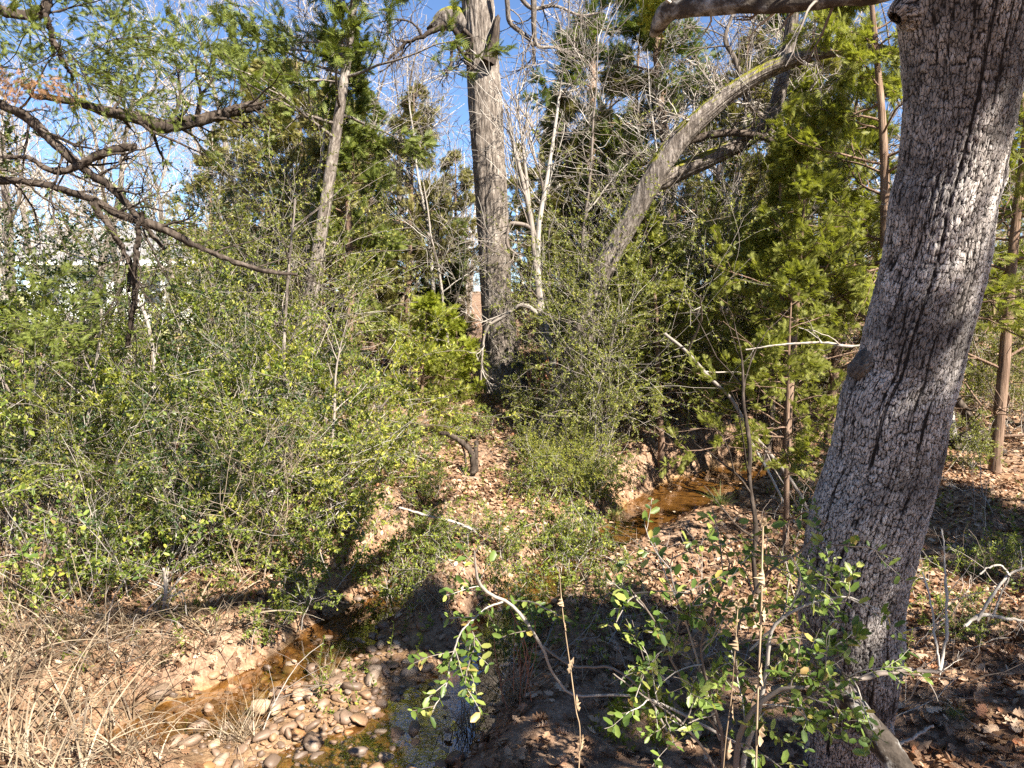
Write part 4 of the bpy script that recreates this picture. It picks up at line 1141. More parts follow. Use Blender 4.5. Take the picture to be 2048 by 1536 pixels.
rg = np.random.default_rng(717)
big = [(785, 1340, .13, 'pale flat stone in the middle of the gravel bar'), (845, 1262, .12, 'pale rounded stone at the sunlit upper end of the gravel bar'), (810, 1425, .085, 'pale squarish stone standing at the edge of the blue pool'),
       (730, 1395, .11, 'grey-brown oval stone in the shaded part of the gravel bar'), (595, 1475, .12, 'grey rounded stone in the lower left of the gravel'), (1000, 1225, .13, 'pink-tan stone in the narrow channel under the arching privet'),
       (745, 1430, .11, 'dark wet stone at the left edge of the blue pool'), (320, 1400, .2, 'grey flat rock half sunk at the left pool'), (520, 1190, .13, 'pale stone on the bare sandy bank'), (1460, 1080, .12, 'pale grey rock left of the big oak'),
       (1180, 1070, .2, 'wide grey rock on the bank above the narrow channel'), (690, 1440, .13, 'rust-orange stone in the shallow water'), (960, 1200, .1, 'small pale stone under the hanging privet branch'), (1270, 1260, .1, 'cream stone among dead leaves right of the creek'),
       (640, 1420, .12, 'tan oval stone between the left pool and the gravel bar'), (855, 1300, .1, 'light tan stone on the right rim of the gravel bar'), (590, 1435, .1, 'yellowish stone at the foot of the grass tuft')]
def put_stone(o, p, s, sink=.12):
    pass
for (u, v, s, lab) in big:
    g = ground_at(u, v)
    o = link('stone', SM[rg.integers(10)][0]); o['label'] = lab; o['category'] = 'stone'; o['group'] = 'larger stones of the creek'
    o.location = (g[0], g[1], float(hgt(g[0], g[1])) + s * .16); o.rotation_euler = (rg.normal() * .2, rg.normal() * .2, rg.uniform(0, 6)); o.scale = (s, s, s * rg.uniform(.8, 1.2))
bar = None
cnt = 0; mp = MB()
cand = []
while len(cand) < 3000:
    k = rg.uniform()
    if k < .4:
        x = BAR[0] + rg.normal() * .33; y = BAR[1] + rg.normal() * .55
    elif k < .62:
        x = BAR2[0] + rg.normal() * .5; y = BAR2[1] + rg.normal() * .33
    else:
        q = (STREAM[1:3] if rg.uniform() < .3 else POOL[1:7]); a_ = rg.integers(len(q) - 1); t_ = rg.uniform(); x = q[a_][0] * (1 - t_) + q[a_ + 1][0] * t_ + rg.normal() * .26; y = q[a_][1] * (1 - t_) + q[a_ + 1][1] * t_ + rg.normal() * .26
    if hgt(x, y) > waterz(y) + .055:
        continue
    s = float(np.clip(rg.lognormal(-3.3, .58), .016, .15))
    cand.append((s, x, y))
cand.sort(reverse=True)
used = []
for (s, x, y) in cand:
    z = float(hgt(x, y))
    lift = 0.0
    near = [(ux_, uy_, us_) for (ux_, uy_, us_) in used if abs(ux_ - x) < .12 and abs(uy_ - y) < .12 and math.hypot(ux_ - x, uy_ - y) < .40 * (us_ + s)]
    if near:
        if rg.uniform() < .75:
            continue
        lift = s * .25
    used.append((x, y, s))
    me, sv, t3, q4 = SM[rg.integers(10)]
    rz = rg.uniform(0, 6); rx = rg.normal() * .3; ry = rg.normal() * .3
    if cnt < 285:
        o = link('stone', me, forest_floor)
        o.location = (x, y, z + s * .12 + lift); o.rotation_euler = (rx, ry, rz); o.scale = (s, s, s * rg.uniform(.75, 1.3)); cnt += 1
    else:
        c_, s_ = math.cos(rz), math.sin(rz)
        Rm = np.array(Matrix.Rotation(rz, 3, 'Z') @ Matrix.Rotation(rx, 3, 'X'))
        vv = sv @ Rm.T * s + [x, y, z + s * .11 + lift]
        mp.add(vv, q4, True)
        mp.f.append((t3 + mp.n - len(vv)).astype(np.int32)); mp.sm.append((len(t3), True))
link('pebbles', mp.mesh('pebbles', M_STONE), kind='stuff')

# ================================================================== GRASS
def tuft(seed, n, L, spread, mat, wdt=.004, grav=-.13, upv=1.0):
    r = np.random.default_rng(seed)
    p0 = np.zeros((n, 3)); p0[:, :2] = r.normal(size=(n, 2)) * spread * .25; p0[:, 2] = -.02
    a = r.uniform(0, 2 * math.pi, n)
    d = np.stack([np.cos(a) * .55, np.sin(a) * .55, np.full(n, upv)], 1) + r.normal(size=(n, 3)) * .25
    c = walk(r, p0, d, L * r.uniform(.45, 1.15, n), 9, .05, grav)
    T = nrm(np.gradient(c, axis=1)); side = nrm(np.cross(T, np.array([0, 0, 1.]) + .3 * r.normal(size=(n, 1, 3))))
    w_ = wdt * np.linspace(1, .12, 9)[None, :, None] * r.uniform(.6, 1.4, (n, 1, 1))
    V = np.stack([c - side * w_, c + side * w_], 2)
    i = np.arange(8)[:, None]
    q = np.concatenate([i * 2, i * 2 + 1, i * 2 + 3, i * 2 + 2], 1)
    F = (q[None] + (np.arange(n) * 18)[:, None, None]).reshape(-1, 4)
    mb = MB(); mb.add(V, F); return mb.mesh('grass_blades', mat)
T_BIG = [tuft(s, 46, .74, .42, M_GRASSD, .0058, -.16) for s in (1, 2, 3)]
T_MED = [tuft(s, 110, .42, .22, M_GRASSD, .0032, -.1) for s in (4, 5)]
T_GRN = [tuft(s, 130, .32, .16, M_GRASSG, .0026, -.1) for s in (6, 7)]
T_TALL = tuft(8, 40, 1.1, .25, M_GRASSD, .005, -.08, 1.3)
rg = np.random.default_rng(33)
gd = 'dry arching grass clumps on the near left bank'
for (u, v, s_) in [(40, 1330, 1), (130, 1400, 1), (60, 1480, 1), (200, 1330, .9), (230, 1440, .9), (20, 1250, 1), (130, 1280, 1), (-40, 1400, 1.1), (260, 1520, .8), (300, 1330, .8), (80, 1560, 1), (380, 1240, .7), (400, 1300, .75), (190, 1540, .9), (-30, 1530, 1), (330, 1210, .6), (250, 1270, .8)]:
    g = ground_at(u, v)
    o = link('grass_clump', T_BIG[rg.integers(3)]); o['label'] = 'dry tan arching grass clump on the near left bank'; o['category'] = 'grass'; o['group'] = gd
    o.location = (g[0], g[1], float(hgt(g[0], g[1]))); o.rotation_euler = (0, 0, rg.uniform(0, 6)); o.scale = (s_,) * 3
for (u, v, s_, me, lab) in [
    (655, 1372, .55, T_MED[0], 'pale dry grass tuft standing in the shallow pool'), (480, 1480, .9, T_MED[1], 'thin dry grass tuft on the gravel at the bottom'), (845, 1215, .8, T_MED[0], 'tan upright grass tuft in the shaded gully'), (1040, 1400, 1.0, T_MED[1], 'rusty grass tuft right of the blue pool'),
    (930, 1470, 1.0, T_MED[0], 'tan grass tuft at the right edge of the blue pool'), (1230, 1040, .9, T_GRN[0], 'green grass tuft below the upper pool'), (1440, 1010, .9, T_GRN[1], 'dark green grass tuft at the right of the upper pool'), (1395, 1480, .55, T_GRN[0], 'small green grass tuft left of the big oak base'),
    (1250, 1220, .5, T_GRN[1], 'little bright green grass tuft on the leaf litter by the creek'), (1910, 1440, .4, T_GRN[0], 'tiny yellowish grass tuft right of the big oak base'), (55, 1190, 1.0, T_TALL, 'tall bent dry grass stalks at the left edge'), (160, 1180, .9, T_TALL, 'tall dry grass arching in front of the left thicket'),
    (880, 1200, .8, T_MED[1], 'short dry grass tuft right of the shaded gully'), (940, 1060, .8, T_MED[0], 'dry grass tuft on the bank above the gully'), (430, 1250, 1.1, T_BIG[0], 'dry grass clump hanging over the left pool'), (1100, 1100, .8, T_MED[1], 'dry grass tuft on the far bank of the narrow channel')]:
    g = ground_at(u, v)
    o = link('grass_tuft', me); o['label'] = lab; o['category'] = 'grass'
    o.location = (g[0], g[1], float(hgt(g[0], g[1]))); o.rotation_euler = (0, 0, rg.uniform(0, 6)); o.scale = (s_,) * 3
# thin dry grass over the banks (one mass) and the far field
def grass_mass(name, n, fx, mat, L, w_):
    xx, yy = fx(n)
    p0 = np.stack([xx, yy, hgt(xx, yy) - .01], 1); n = len(p0)
    c = walk(rg, p0, rg.normal(size=(n, 3)) * [.6, .6, .2] + [0, 0, .8], L * rg.uniform(.5, 1.3, n), 6, .08, -.1)
    T = nrm(np.gradient(c, axis=1)); side = nrm(np.cross(T, np.array([0, 0, 1.]) + .3 * rg.normal(size=(n, 1, 3))))
    ww = w_ * np.linspace(1, .15, 6)[None, :, None]
    V = np.stack([c - side * ww, c + side * ww], 2); i = np.arange(5)[:, None]
    q = np.concatenate([i * 2, i * 2 + 1, i * 2 + 3, i * 2 + 2], 1)
    mb = MB(); mb.add(V, (q[None] + (np.arange(n) * 12)[:, None, None]).reshape(-1, 4)); link(name, mb.mesh(name, mat), kind='stuff')
def f1(n):
    yy = rg.uniform(3.2, 9, n); xx = (rg.uniform(-60, 1300, n) - 1024) / FPX * yy
    m = (chan_d(xx, yy) > .12) & (vnoise(xx * 1.4, yy * 1.4, 70) > .02 - .25 * (xx < -1.2)) & (bar_m(xx, yy) < .3); return xx[m], yy[m]
grass_mass('dry_grass', 4500, f1, M_GRASSD, .2, .002)
def f2(n):
    yy = rg.uniform(21, 40, n); xx = rg.uniform(-30, -5, n); m = xx < -5 - .12 * (yy - 24); return xx[m], yy[m]
grass_mass('field_grass', 4500, f2, M_FIELD, .25, .012)
def f3(n):
    yy = rg.uniform(11, 22, n); xx = (rg.uniform(300, 2100, n) - 1024) / FPX * yy; m = vnoise(xx * .7, yy * .7, 72) > .05; return xx[m], yy[m]
grass_mass('dry_grass', 12000, f3, M_GRASSD, .3, .006)

# moss cushion on the near bank, right of the pool
g = ground_at(1285, 1445)
mo = thing('moss_cushion', 'yellow-green moss cushion on the near bank left of the big oak', 'moss', (g[0], g[1], float(hgt(g[0], g[1])) + .015), .4, 1.4)
mb = MB(); th = np.linspace(0, 1, 9); ph = np.arange(24) * 2 * math.pi / 24
Rr, Ph = np.meshgrid(th, ph, indexing='ij')
bl = 1 + .35 * fbm(np.cos(Ph) * 1.5, np.sin(Ph) * 1.5, 80, 3)
mx = .24 * Rr * bl * np.cos(Ph); my = .17 * Rr * bl * np.sin(Ph)
mz = .10 * (1 - Rr ** 2.2) + .03 * fbm(mx * 14, my * 14, 81, 3) * (1 - Rr) - .03 * Rr
i = np.arange(8)[:, None]; j = np.arange(24)[None]
mb.add(np.stack([mx, my, mz], -1), np.stack([i * 24 + j, (i + 1) * 24 + j, (i + 1) * 24 + (j + 1) % 24, i * 24 + (j + 1) % 24], -1).reshape(-1, 4))
link('mound', mb.mesh('moss_mound', M_GROUND), mo)
mb = MB(); k = rg.integers(0, mx.size, 4200)
pos = np.stack([mx.ravel()[k], my.ravel()[k], mz.ravel()[k]], 1) + rg.normal(size=(4200, 3)) * [.012, .012, .006]
keep = vnoise(pos[:, 0] * 16, pos[:, 1] * 16, 82) > -.16
pos = pos[keep]
scatter(mb, SV, SF, pos, rg.normal(size=pos.shape) * [.7, .7, .3] + [0, 0, .6], rg.normal(size=pos.shape), rg.uniform(.014, .032, len(pos)))
link('moss_tuft', mb.mesh('moss_fronds', M_MOSS), mo)

# ================================================================== FOREGROUND PRIVETS with single leaves
mb = MB(); mb.add(PV, PF, True); LEAF1 = mb.mesh('privet_leaf', M_PRIVN)
v2 = PV.copy(); v2[:, 2] += .12 * (v2[:, 0] - .4) ** 2; v2[:, 1] *= 1.15
mb = MB(); mb.add(v2, PF, True); LEAF2 = mb.mesh('privet_leaf', M_PRIVN)
v3 = PV.copy(); v3[:, 2] -= .25 * v3[:, 0] ** 2; v3[:, 1] *= .9
mb = MB(); mb.add(v3, PF, True); LEAF3 = mb.mesh('privet_leaf', M_PRIVN)
LEAVES = [LEAF1, LEAF2, LEAF3]
def leafy(parent, PT, per, size, rg, limit):
    """opposite pairs of leaves, each its own object"""
    M, n, _ = PT.shape; c = 0
    for m in range(M):
        L = np.linalg.norm(np.diff(PT[m], axis=0), axis=1).sum()
        k = max(2, int(L / per))
        tt = np.linspace(.12, 1, k)
        p, T = at_t(PT[m:m + 1], tt[None]); p, T = p[0], T[0]
        for a in range(k):
            side = nrm(np.cross(T[a], nrm(np.array([0, -.2, 1.]) + .35 * rg.normal(size=3)))) if a % 2 == 0 else nrm(np.cross(T[a], rg.normal(size=3)))
            for s in (-1, 1):
                if c >= limit or rg.uniform() < .08:
                    continue
                Xd = .65 * T[a] + s * side + [0, 0, .15] + .2 * rg.normal(size=3)
                Zd = np.array([.2, -.35, 1.]) + .45 * rg.normal(size=3)
                obj_at(LEAVES[rg.integers(3)], 'leaf', parent, p[a], Xd, Zd, size * rg.uniform(.45, 1.3)); c += 1
    return c
rg = np.random.default_rng(41)
def stems(parent, qs, Y0, Y1, mat, name='stem'):
    out = []
    for q in qs:
        pts, rad = PL(q, Y0, Y1); p, r = smooth(pts, rad, 40)
        p = p + np.cumsum(rg.normal(0, .0012, p.shape), 0)
        mb = MB(); tubes(mb, p, r * .62, 8); link(name, mb.mesh(name, mat), parent); out.append(p)
    return out
# hanging spray over the blue pool
ap = thing('privet_branch', 'arching pale privet stem hanging bright leaves over the blue pool', 'shrub')
main = stems(ap, [[(1500, 1500, 5), (1300, 1400, 5), (1155, 1390, 4), (1118, 1362, 4), (1100, 1335, 4.5), (1085, 1296, 5), (1050, 1240, 5.5), (1018, 1203, 5.5), (985, 1187, 6), (965, 1170, 6), (955, 1148, 5), (952, 1120, 3), (950, 1098, 2)],
                  [(1085, 1292, 4), (1138, 1328, 4.5), (1180, 1334, 4), (1225, 1334, 4), (1290, 1390, 4), (1330, 1460, 4)],
                  [(1012, 1201, 3.5), (970, 1215, 3), (940, 1238, 3), (918, 1265, 3), (900, 1318, 2.6), (890, 1370, 2.2), (870, 1405, 2), (858, 1432, 1.5)],
                  [(1020, 1200, 3), (1065, 1205, 3), (1100, 1222, 3), (1125, 1240, 2)], [(938, 1240, 2.5), (950, 1290, 2), (935, 1340, 2), (930, 1390, 1.5)]], 3.5, 3.2, M_TWIG)
side = []
for p in main[2:3] + main[4:5]:
    c, cr = kids(rg, resam(p[None], 14), np.full((1, 14), .004), 7, .15, .95, .8, lambda t, L: .16 + 0 * t, 6, .1, -.06, .6)
    side.append(c)
for p in main[0:1]:
    c, cr = kids(rg, resam(p[None, 22:], 14), np.full((1, 14), .004), 7, .3, 1, .8, lambda t, L: .14 + 0 * t, 6, .1, -.02, .6)
    side.append(c)
side = np.concatenate(side)
mb = MB(); tubes(mb, side, np.linspace(.0028, .0012, 6)[None] * np.ones((len(side), 1)), 5); link('twig', mb.mesh('privet_twig', M_TWIG), ap, kind='stuff')
leafy(ap, np.concatenate([side, resam(main[2][None], 6), resam(main[4][None], 6), resam(main[3][None], 6)]), .030, .047, rg, 299)
# shrub in front of the oak
fp = thing('privet_shrub', 'leafy privet with pale crooked stems in front of the big oak base', 'shrub')
main = stems(fp, [[(1480, 1640, 11), (1490, 1520, 9), (1520, 1420, 8), (1535, 1340, 7), (1545, 1260, 6), (1590, 1220, 5), (1640, 1200, 4), (1700, 1190, 3), (1760, 1215, 2)],
                  [(1470, 1640, 12), (1475, 1500, 10), (1500, 1430, 9), (1560, 1380, 8), (1610, 1375, 7.5)], [(1440, 1640, 7), (1445, 1480, 6), (1420, 1380, 5), (1400, 1290, 4), (1430, 1200, 4), (1455, 1130, 3), (1450, 1100, 2)],
                  [(1500, 1430, 6), (1470, 1330, 5), (1480, 1240, 4), (1530, 1150, 4), (1590, 1110, 4), (1630, 1070, 3), (1650, 1045, 2)], [(1540, 1300, 5), (1590, 1290, 4), (1650, 1310, 3), (1690, 1350, 3), (1720, 1360, 2)],
                  [(1470, 1500, 5), (1390, 1400, 4), (1330, 1300, 3.5), (1300, 1230, 3), (1260, 1180, 2)], [(1440, 1480, 5), (1400, 1340, 4), (1370, 1240, 3), (1340, 1150, 2.5), (1345, 1110, 2)], [(1450, 1560, 5), (1370, 1450, 4), (1290, 1390, 3), (1230, 1345, 2)], [(1500, 1300, 4), (1570, 1230, 3.5), (1600, 1160, 3), (1580, 1110, 2)], [(1520, 1420, 5), (1580, 1400, 4), (1620, 1380, 3), (1680, 1340, 2)]], 3.0, 2.75, M_TWIG)
side = []
for p in main:
    c, cr = kids(rg, resam(p[None], 14), np.full((1, 14), .005), 9, .3, 1, .9, lambda t, L: .26 + 0 * t, 7, .12, -.01, .6)
    side.append(c)
side = np.concatenate(side)
c2, cr2 = kids(rg, side, np.full((len(side), 7), .002), 2, .3, .9, .8, lambda t, L: .5 * L, 7, .12, 0, .7)
mb = MB(); tubes(mb, side, np.linspace(.0032, .0013, 7)[None] * np.ones((len(side), 1)), 5); tubes(mb, c2, np.maximum(cr2, .001), 4); link('twig', mb.mesh('privet_twig', M_TWIG), fp, kind='stuff')
sel = np.concatenate([side, c2]); rg.shuffle(sel)
leafy(fp, sel[:34], .034, .047, rg, 299)
mb = MB(); rest = sel[34:]
pos, T = at_t(rest, rg.uniform(.15, 1, (len(rest), 6)))
scatter(mb, PV, PF, pos, nrm(np.cross(T, rg.normal(size=T.shape)) + .6 * T), nrm(np.array([.2, -.3, 1.]) + .45 * rg.normal(size=T.shape)), .044 * rg.uniform(.4, 1.25, pos.shape[0] * 6), True)
link('foliage', mb.mesh('privet_foliage', M_PRIVN), fp, kind='stuff')
# two nearer shrubs of the left thicket, their biggest leaves one by one
for (u, v, H_, lab) in [(265, 1185, .8, 'bright green privet at the front of the left thicket above the dry grass'), (140, 1195, .85, 'privet at the left edge half hidden by tall bent dry grass'), (365, 1150, .75, 'small privet behind the white forked dead stick')]:
    g = ground_at(u, v)
    sh = thing('privet_shrub', lab, 'shrub', (g[0], g[1], float(hgt(g[0], g[1]))))
    p0 = rg.normal(size=(9, 3)) * [.18, .15, 0]; p0[:, 2] = -.03
    p = walk(rg, p0, rg.normal(size=(9, 3)) * [.6, .6, 0] + [0, 0, 1], H_ * rg.uniform(.7, 1.2, 9), 10, .12, -.03)
    r = np.full((9, 1), .006) * np.linspace(1, .4, 10)[None]
    c, cr = kids(rg, p, r, 8, .2, 1, .9, lambda t, L: .4 * L, 7, .14, -.02, .6)
    mb = MB(); tubes(mb, p, r, 6); tubes(mb, c, np.maximum(cr, .0015), 4); link('stem', mb.mesh('privet_stem', M_TWIG), sh)
    rg.shuffle(c); leafy(sh, c[:40], .032, .046, rg, 290)
    mb = MB(); rest = c[40:]
    pos, T = at_t(rest, rg.uniform(.1, 1, (len(rest), 26)))
    scatter(mb, PV, PF, pos, nrm(np.cross(T, rg.normal(size=T.shape)) + .6 * T), nrm(np.array([.2, -.3, 1.]) + .45 * rg.normal(size=T.shape)), .043 * rg.uniform(.6, 1.2, pos.shape[0] * 26), True)
    link('foliage', mb.mesh('privet_foliage', M_PRIVET), sh, kind='stuff')

# ================================================================== DEAD WOOD
def deadwood(name, label, cat, qs, Y0, Y1, mat, twigs=4, caps=True, sides=10, amp=.006, part='branch', thick=.68):
    o = thing(name, label, cat)
    for k, q in enumerate(qs):
        pts, rad = PL(q, Y0, Y1); p, r = smooth(pts, rad * thick, 50)
        p = p + np.cumsum(rg.normal(0, .0015, p.shape), 0)
        mb = MB(); tubes(mb, p, r, sides, disp=lambda a, b: amp * fbm(np.arange(a)[:, None] * .2 + 3 * k, np.cos(np.arange(b) * 2 * math.pi / b)[None] * 2 + 0 * np.arange(a)[:, None], 7 + k, 3))
        if caps:
            cap(mb, p[-1], p[-1] - p[-2], r[-1], rg, .6); cap(mb, p[0], p[0] - p[1], r[0], rg, .6)
        if twigs:
            c, cr = kids(rg, resam(p[None], 14), np.interp(np.linspace(0, 1, 14), np.linspace(0, 1, 50), r)[None], twigs, .2, 1, .8, lambda t, L: .35 * L, 7, .16, .02, .5)
            tubes(mb, c, np.maximum(cr, .0012), 5)
        link(part if k else ('stem' if part == 'branch' else part), mb.mesh(name, mat), o)
    return o
deadwood('fallen_limb', 'dark bark-covered dead limb leaning across the foot of the big oak', 'log', [[(1640, 1290, 16), (1665, 1345, 18), (1700, 1400, 22), (1740, 1452, 24), (1790, 1520, 28), (1850, 1610, 30)]], 3.25, 3.0, M_LIMB, 2, amp=.016, sides=22, part='log', thick=1)
deadwood('dead_stick', 'pale dead stick lying level across the big oak at knee height', 'stick', [[(1700, 1362, 8), (1760, 1350, 7), (1820, 1340, 6.5), (1880, 1338, 6), (1895, 1322, 5)], [(1880, 1340, 5), (1892, 1270, 4), (1894, 1200, 3.5), (1893, 1120, 3), (1890, 1060, 2)], [(1880, 1335, 3), (1868, 1260, 3), (1862, 1200, 2.5), (1850, 1150, 2)]], 2.9, 3.05, M_TWIG, 3)
deadwood('dead_stick', 'broken pale branch stub pointing left from the big oak base', 'stick', [[(1545, 1378, 9), (1590, 1374, 9), (1640, 1378, 8), (1690, 1382, 9)]], 2.95, 3.1, M_TWIG, 1)
deadwood('dead_branch', 'forked pale dead branch lying at the right edge', 'branch', [[(1930, 1252, 5), (1965, 1235, 6), (2000, 1238, 5), (2060, 1246, 4)], [(1955, 1240, 5), (1985, 1190, 4.5), (2020, 1152, 4), (2070, 1130, 4)], [(1985, 1235, 3.5), (2000, 1195, 3), (2018, 1155, 2.5)], [(2020, 1152, 3), (2000, 1132, 3), (1975, 1135, 2.5), (1960, 1148, 2)]], 4.95, 4.95, M_DEAD, 2)
deadwood('dead_stick', 'short pale stick standing out right of the big oak foot', 'stick', [[(1780, 1500, 4), (1815, 1480, 4.5), (1865, 1456, 4)], [(1782, 1495, 3), (1788, 1470, 4), (1785, 1455, 4)]], 3.3, 3.35, M_DEAD, 0)
deadwood('dead_branch', 'white forked dead stick standing in front of the left thicket', 'stick', [[(322, 1265, 5), (327, 1200, 5), (325, 1160, 4.5), (318, 1135, 4)], [(326, 1195, 3), (345, 1175, 2.5), (365, 1150, 2), (380, 1135, 1.5)], [(327, 1200, 3), (350, 1190, 2), (370, 1185, 1.5), (376, 1230, 1)], [(326, 1190, 2.5), (300, 1215, 2), (290, 1240, 1.5)]], 5.3, 5.2, M_DEAD, 3)
deadwood('dead_stump', 'bent dark dead stump on the sunny far bank', 'stump', [[(946, 945, 7), (945, 915, 7), (935, 893, 6), (915, 876, 5), (893, 864, 5), (882, 862, 4)], [(952, 942, 5), (951, 905, 5), (951, 882, 4.5)], [(932, 940, 2), (930, 905, 2), (918, 880, 1.5)]], 9.15, 9.15, M_BARKD, 1, amp=.012, thick=1)
deadwood('fallen_log', 'dark dead trunk leaning down to the ground right of the big oak', 'log', [[(1880, 750, 6), (1905, 790, 9), (1940, 840, 10), (1975, 880, 11), (2015, 915, 11)]], 10.0, 10.0, M_BARKD, 2, amp=.02, part='log', thick=1)
deadwood('cut_log', 'short thick round log lying behind the leaning dark trunk', 'log', [[(1915, 895, 26), (1945, 890, 29), (1975, 886, 27)]], 10.2, 10.5, M_BARKD, 0, amp=.03, sides=18, part='log', thick=1)
deadwood('dead_branch', 'long pale branch slanting down to the creek bank left of the big oak', 'branch', [[(1330, 668, 5), (1375, 705, 6), (1420, 755, 6), (1465, 800, 6), (1500, 860, 6.5), (1560, 930, 6.5), (1600, 985, 6), (1622, 1030, 5)], [(1500, 880, 4), (1540, 950, 4), (1570, 1010, 3.5), (1600, 1060, 3)], [(1375, 705, 3), (1400, 640, 3), (1395, 590, 2)]], 8.4, 7.7, M_TWIG, 3, thick=.6)
deadwood('dead_sapling', 'dark upright thin stem in front of the upper pool', 'sapling', [[(1514, 1185, 9), (1508, 1120, 8), (1513, 1050, 8), (1499, 960, 7.5), (1501, 890, 7), (1488, 810, 6), (1484, 720, 3), (1470, 650, 1.5)]], 5.9, 6.1, M_BARKD, 9, thick=.6)
deadwood('dead_branch', 'grey twiggy dead branch lying on the brush pile left of the gully', 'branch', [[(480, 1030, 6), (530, 990, 6), (590, 950, 5), (650, 925, 3)], [(500, 1020, 5), (560, 1000, 4), (630, 1005, 3)], [(440, 1055, 4), (520, 1040, 4), (600, 1045, 3)], [(640, 975, 6), (660, 910, 6), (668, 840, 5.5), (672, 740, 4), (694, 640, 1.5)]], 7.0, 7.3, M_TWIGG, 9, thick=.5)
deadwood('dead_branch', 'thin pale fallen branch on the leaf bank above the narrow channel', 'branch', [[(800, 1015, 3), (850, 1030, 3.5), (900, 1042, 4), (935, 1055, 4), (960, 1070, 3)]], 7.1, 7.1, M_DEAD, 4)
deadwood('dead_branch', 'pale crooked branches leaning right of the left pool in the thicket', 'branch', [[(25, 1110, 4), (30, 1010, 4), (60, 930, 4.5), (62, 830, 4.5), (76, 770, 4), (95, 690, 3)], [(60, 840, 3), (20, 780, 3), (-20, 720, 2.5)], [(140, 1110, 6), (150, 970, 6), (170, 880, 5.5), (185, 800, 4.5), (200, 700, 4), (205, 620, 3)]], 6.6, 6.6, M_TWIG, 5)
deadwood('dead_sapling', 'pale leaning stem in front of the white house', 'sapling', [[(310, 1010, 6), (308, 860, 5.5), (306, 720, 5), (292, 640, 5), (270, 580, 4.5), (245, 520, 4), (225, 470, 3)]], 7.8, 7.9, M_TWIG, 2)
deadwood('dead_sapling', 'thin grey stem rising through the left thicket', 'sapling', [[(572, 1020, 6), (570, 830, 6), (568, 700, 6), (572, 600, 5.5), (580, 500, 5), (588, 400, 4)]], 7.6, 7.8, M_BARKG, 9, thick=.5)
deadwood('dead_branch', 'bare grey branch stretching level from behind the big oak', 'branch', [[(1745, 690, 4), (1690, 690, 4), (1640, 685, 3.5), (1560, 690, 2.5), (1500, 700, 2)]], 6.6, 6.8, M_DEAD, 6)
# rusty stalks
rs = thing('weed_stalks', 'cluster of thin rusty-red upright weed stalks right of the blue pool', 'weed')
for k in range(12):
    u = 1010 + rg.uniform(-12, 55); v = 1360 + rg.uniform(-20, 60)
    pts, rad = PL([(u, v, 1.2), (u + rg.normal() * 6, v - 50, 1), (u + rg.normal() * 16, v - rg.uniform(70, 170), .7)], 4.3)
    mb = MB(); p, r = smooth(pts, rad, 14); tubes(mb, p, r, 5); link('stalk', mb.mesh('red_stalk', M_STALK), rs)
rs2 = thing('weed_stalks', 'cluster of orange-red canes below the pale sapling', 'weed')
for k in range(14):
    u = 1085 + rg.uniform(-20, 30)
    pts, rad = PL([(u, 860, 2.2), (u + rg.normal() * 7, 790, 2), (u + rg.normal() * 18, 700 + rg.uniform(0, 50), 1.2)], 11.6)
    mb = MB(); p, r = smooth(pts, rad, 12); tubes(mb, p, r, 4); link('cane', mb.mesh('red_cane', M_STALK), rs2)
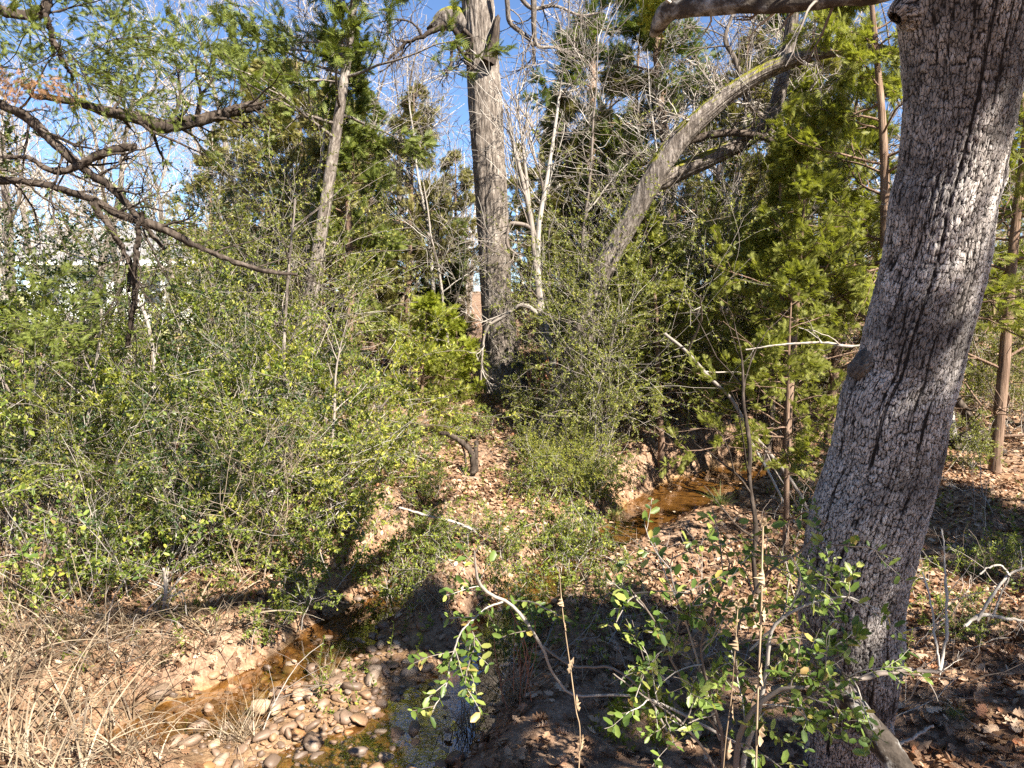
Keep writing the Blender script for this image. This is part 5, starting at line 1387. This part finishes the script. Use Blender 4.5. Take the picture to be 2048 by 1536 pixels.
# dried seed stalks close to the camera
for (lab, q, yd) in [('dried brown seed stalk with curled leaves, nearest on the right', [(1505, 1900, 5), (1512, 1536, 4.5), (1516, 1380, 4), (1522, 1240, 4), (1524, 1130, 4), (1526, 1045, 4)], 1.9),
                     ('thinner dried stalk leaning left of the curled seed stalk', [(1430, 1800, 3), (1448, 1520, 2.5), (1462, 1400, 2.5), (1470, 1300, 2), (1476, 1210, 2)], 2.1),
                     ('dried stalk with a spiky seed head below the arching privet', [(1148, 1700, 3), (1160, 1480, 2.5), (1152, 1420, 2.5), (1140, 1330, 2.5), (1125, 1220, 2), (1118, 1130, 1.5)], 2.6)]:
    o = thing('dried_stalk', lab, 'weed')
    pts, rad = PL(q, yd); p, r = smooth(pts, rad, 60)
    mb = MB(); tubes(mb, p, r * .5, 7); link('stalk', mb.mesh('dried_stalk', M_DRY), o)
    for k, t_ in enumerate([.42, .55, .68, .82, .9]):
        pp = p[int(t_ * 59)]; tv, tf = OL[k % 6]
        mb = MB(); vv = tv.copy(); vv[:, 1] *= .55; vv[:, 2] += 1.2 * vv[:, 1] ** 2 * 3
        scatter(mb, vv, tf, (pp + [.006, -.004, -.02])[None], np.array([[.15 * rg.normal(), -.1, -1.]]), rg.normal(size=(1, 3)), np.array([.06 if k < 3 else .04]))
        link('dried_leaf', mb.mesh('dried_leaf', M_DRY), o)
    me, sv, t3, q4 = SM[k]
    mb = MB(); hd = rg.normal(size=(60, 3)); scatter(mb, SV, SF, np.repeat(p[-1][None], 60, 0), hd, rg.normal(size=(60, 3)), rg.uniform(.008, .014, 60)); link('seed_head', mb.mesh('seed_head', M_DRY), o)

# ================================================================== UNSEEN TREES ADDED BESIDE AND BEHIND THE CAMERA (to cast shade into view)
for (pr, lab, x, y, rz, sc_) in [(C_SHADE, 'unseen cedar added to shade the big oak trunk', 5.3, -.2, .4, 1.0), (C_SHADE, 'smaller unseen cedar added to shade the blue pool', 3.7, .5, 2.0, .7), (C_OPEN, 'open-crowned unseen cedar added behind the camera for dappled shade', 7.6, -1.6, 1.3, 1.0), (C_OPEN, 'open-crowned cedar added right of the frame to shade the right bank', 9.4, 2.4, 2.3, 1.0), (C_OLIVE, 'olive cedar added right of the frame to shade the right bank', 8.2, 4.0, 2.3, .9), (C_TALL, 'narrow unseen cedar added behind the camera for shade', 2.6, -3.4, 1.3, .9)]:
    place(pr, 'cedar_tree', lab, 'cedar', (x, y, float(hgt(x, y)) - .05), rz, sc_, 'cedars of the wood')
place(B_1, 'bare_tree', 'unseen bare tree added behind the camera for shade', 'tree', (.5, -5.5, 0), 2.0, 1.0, 'leafless trees of the wood')
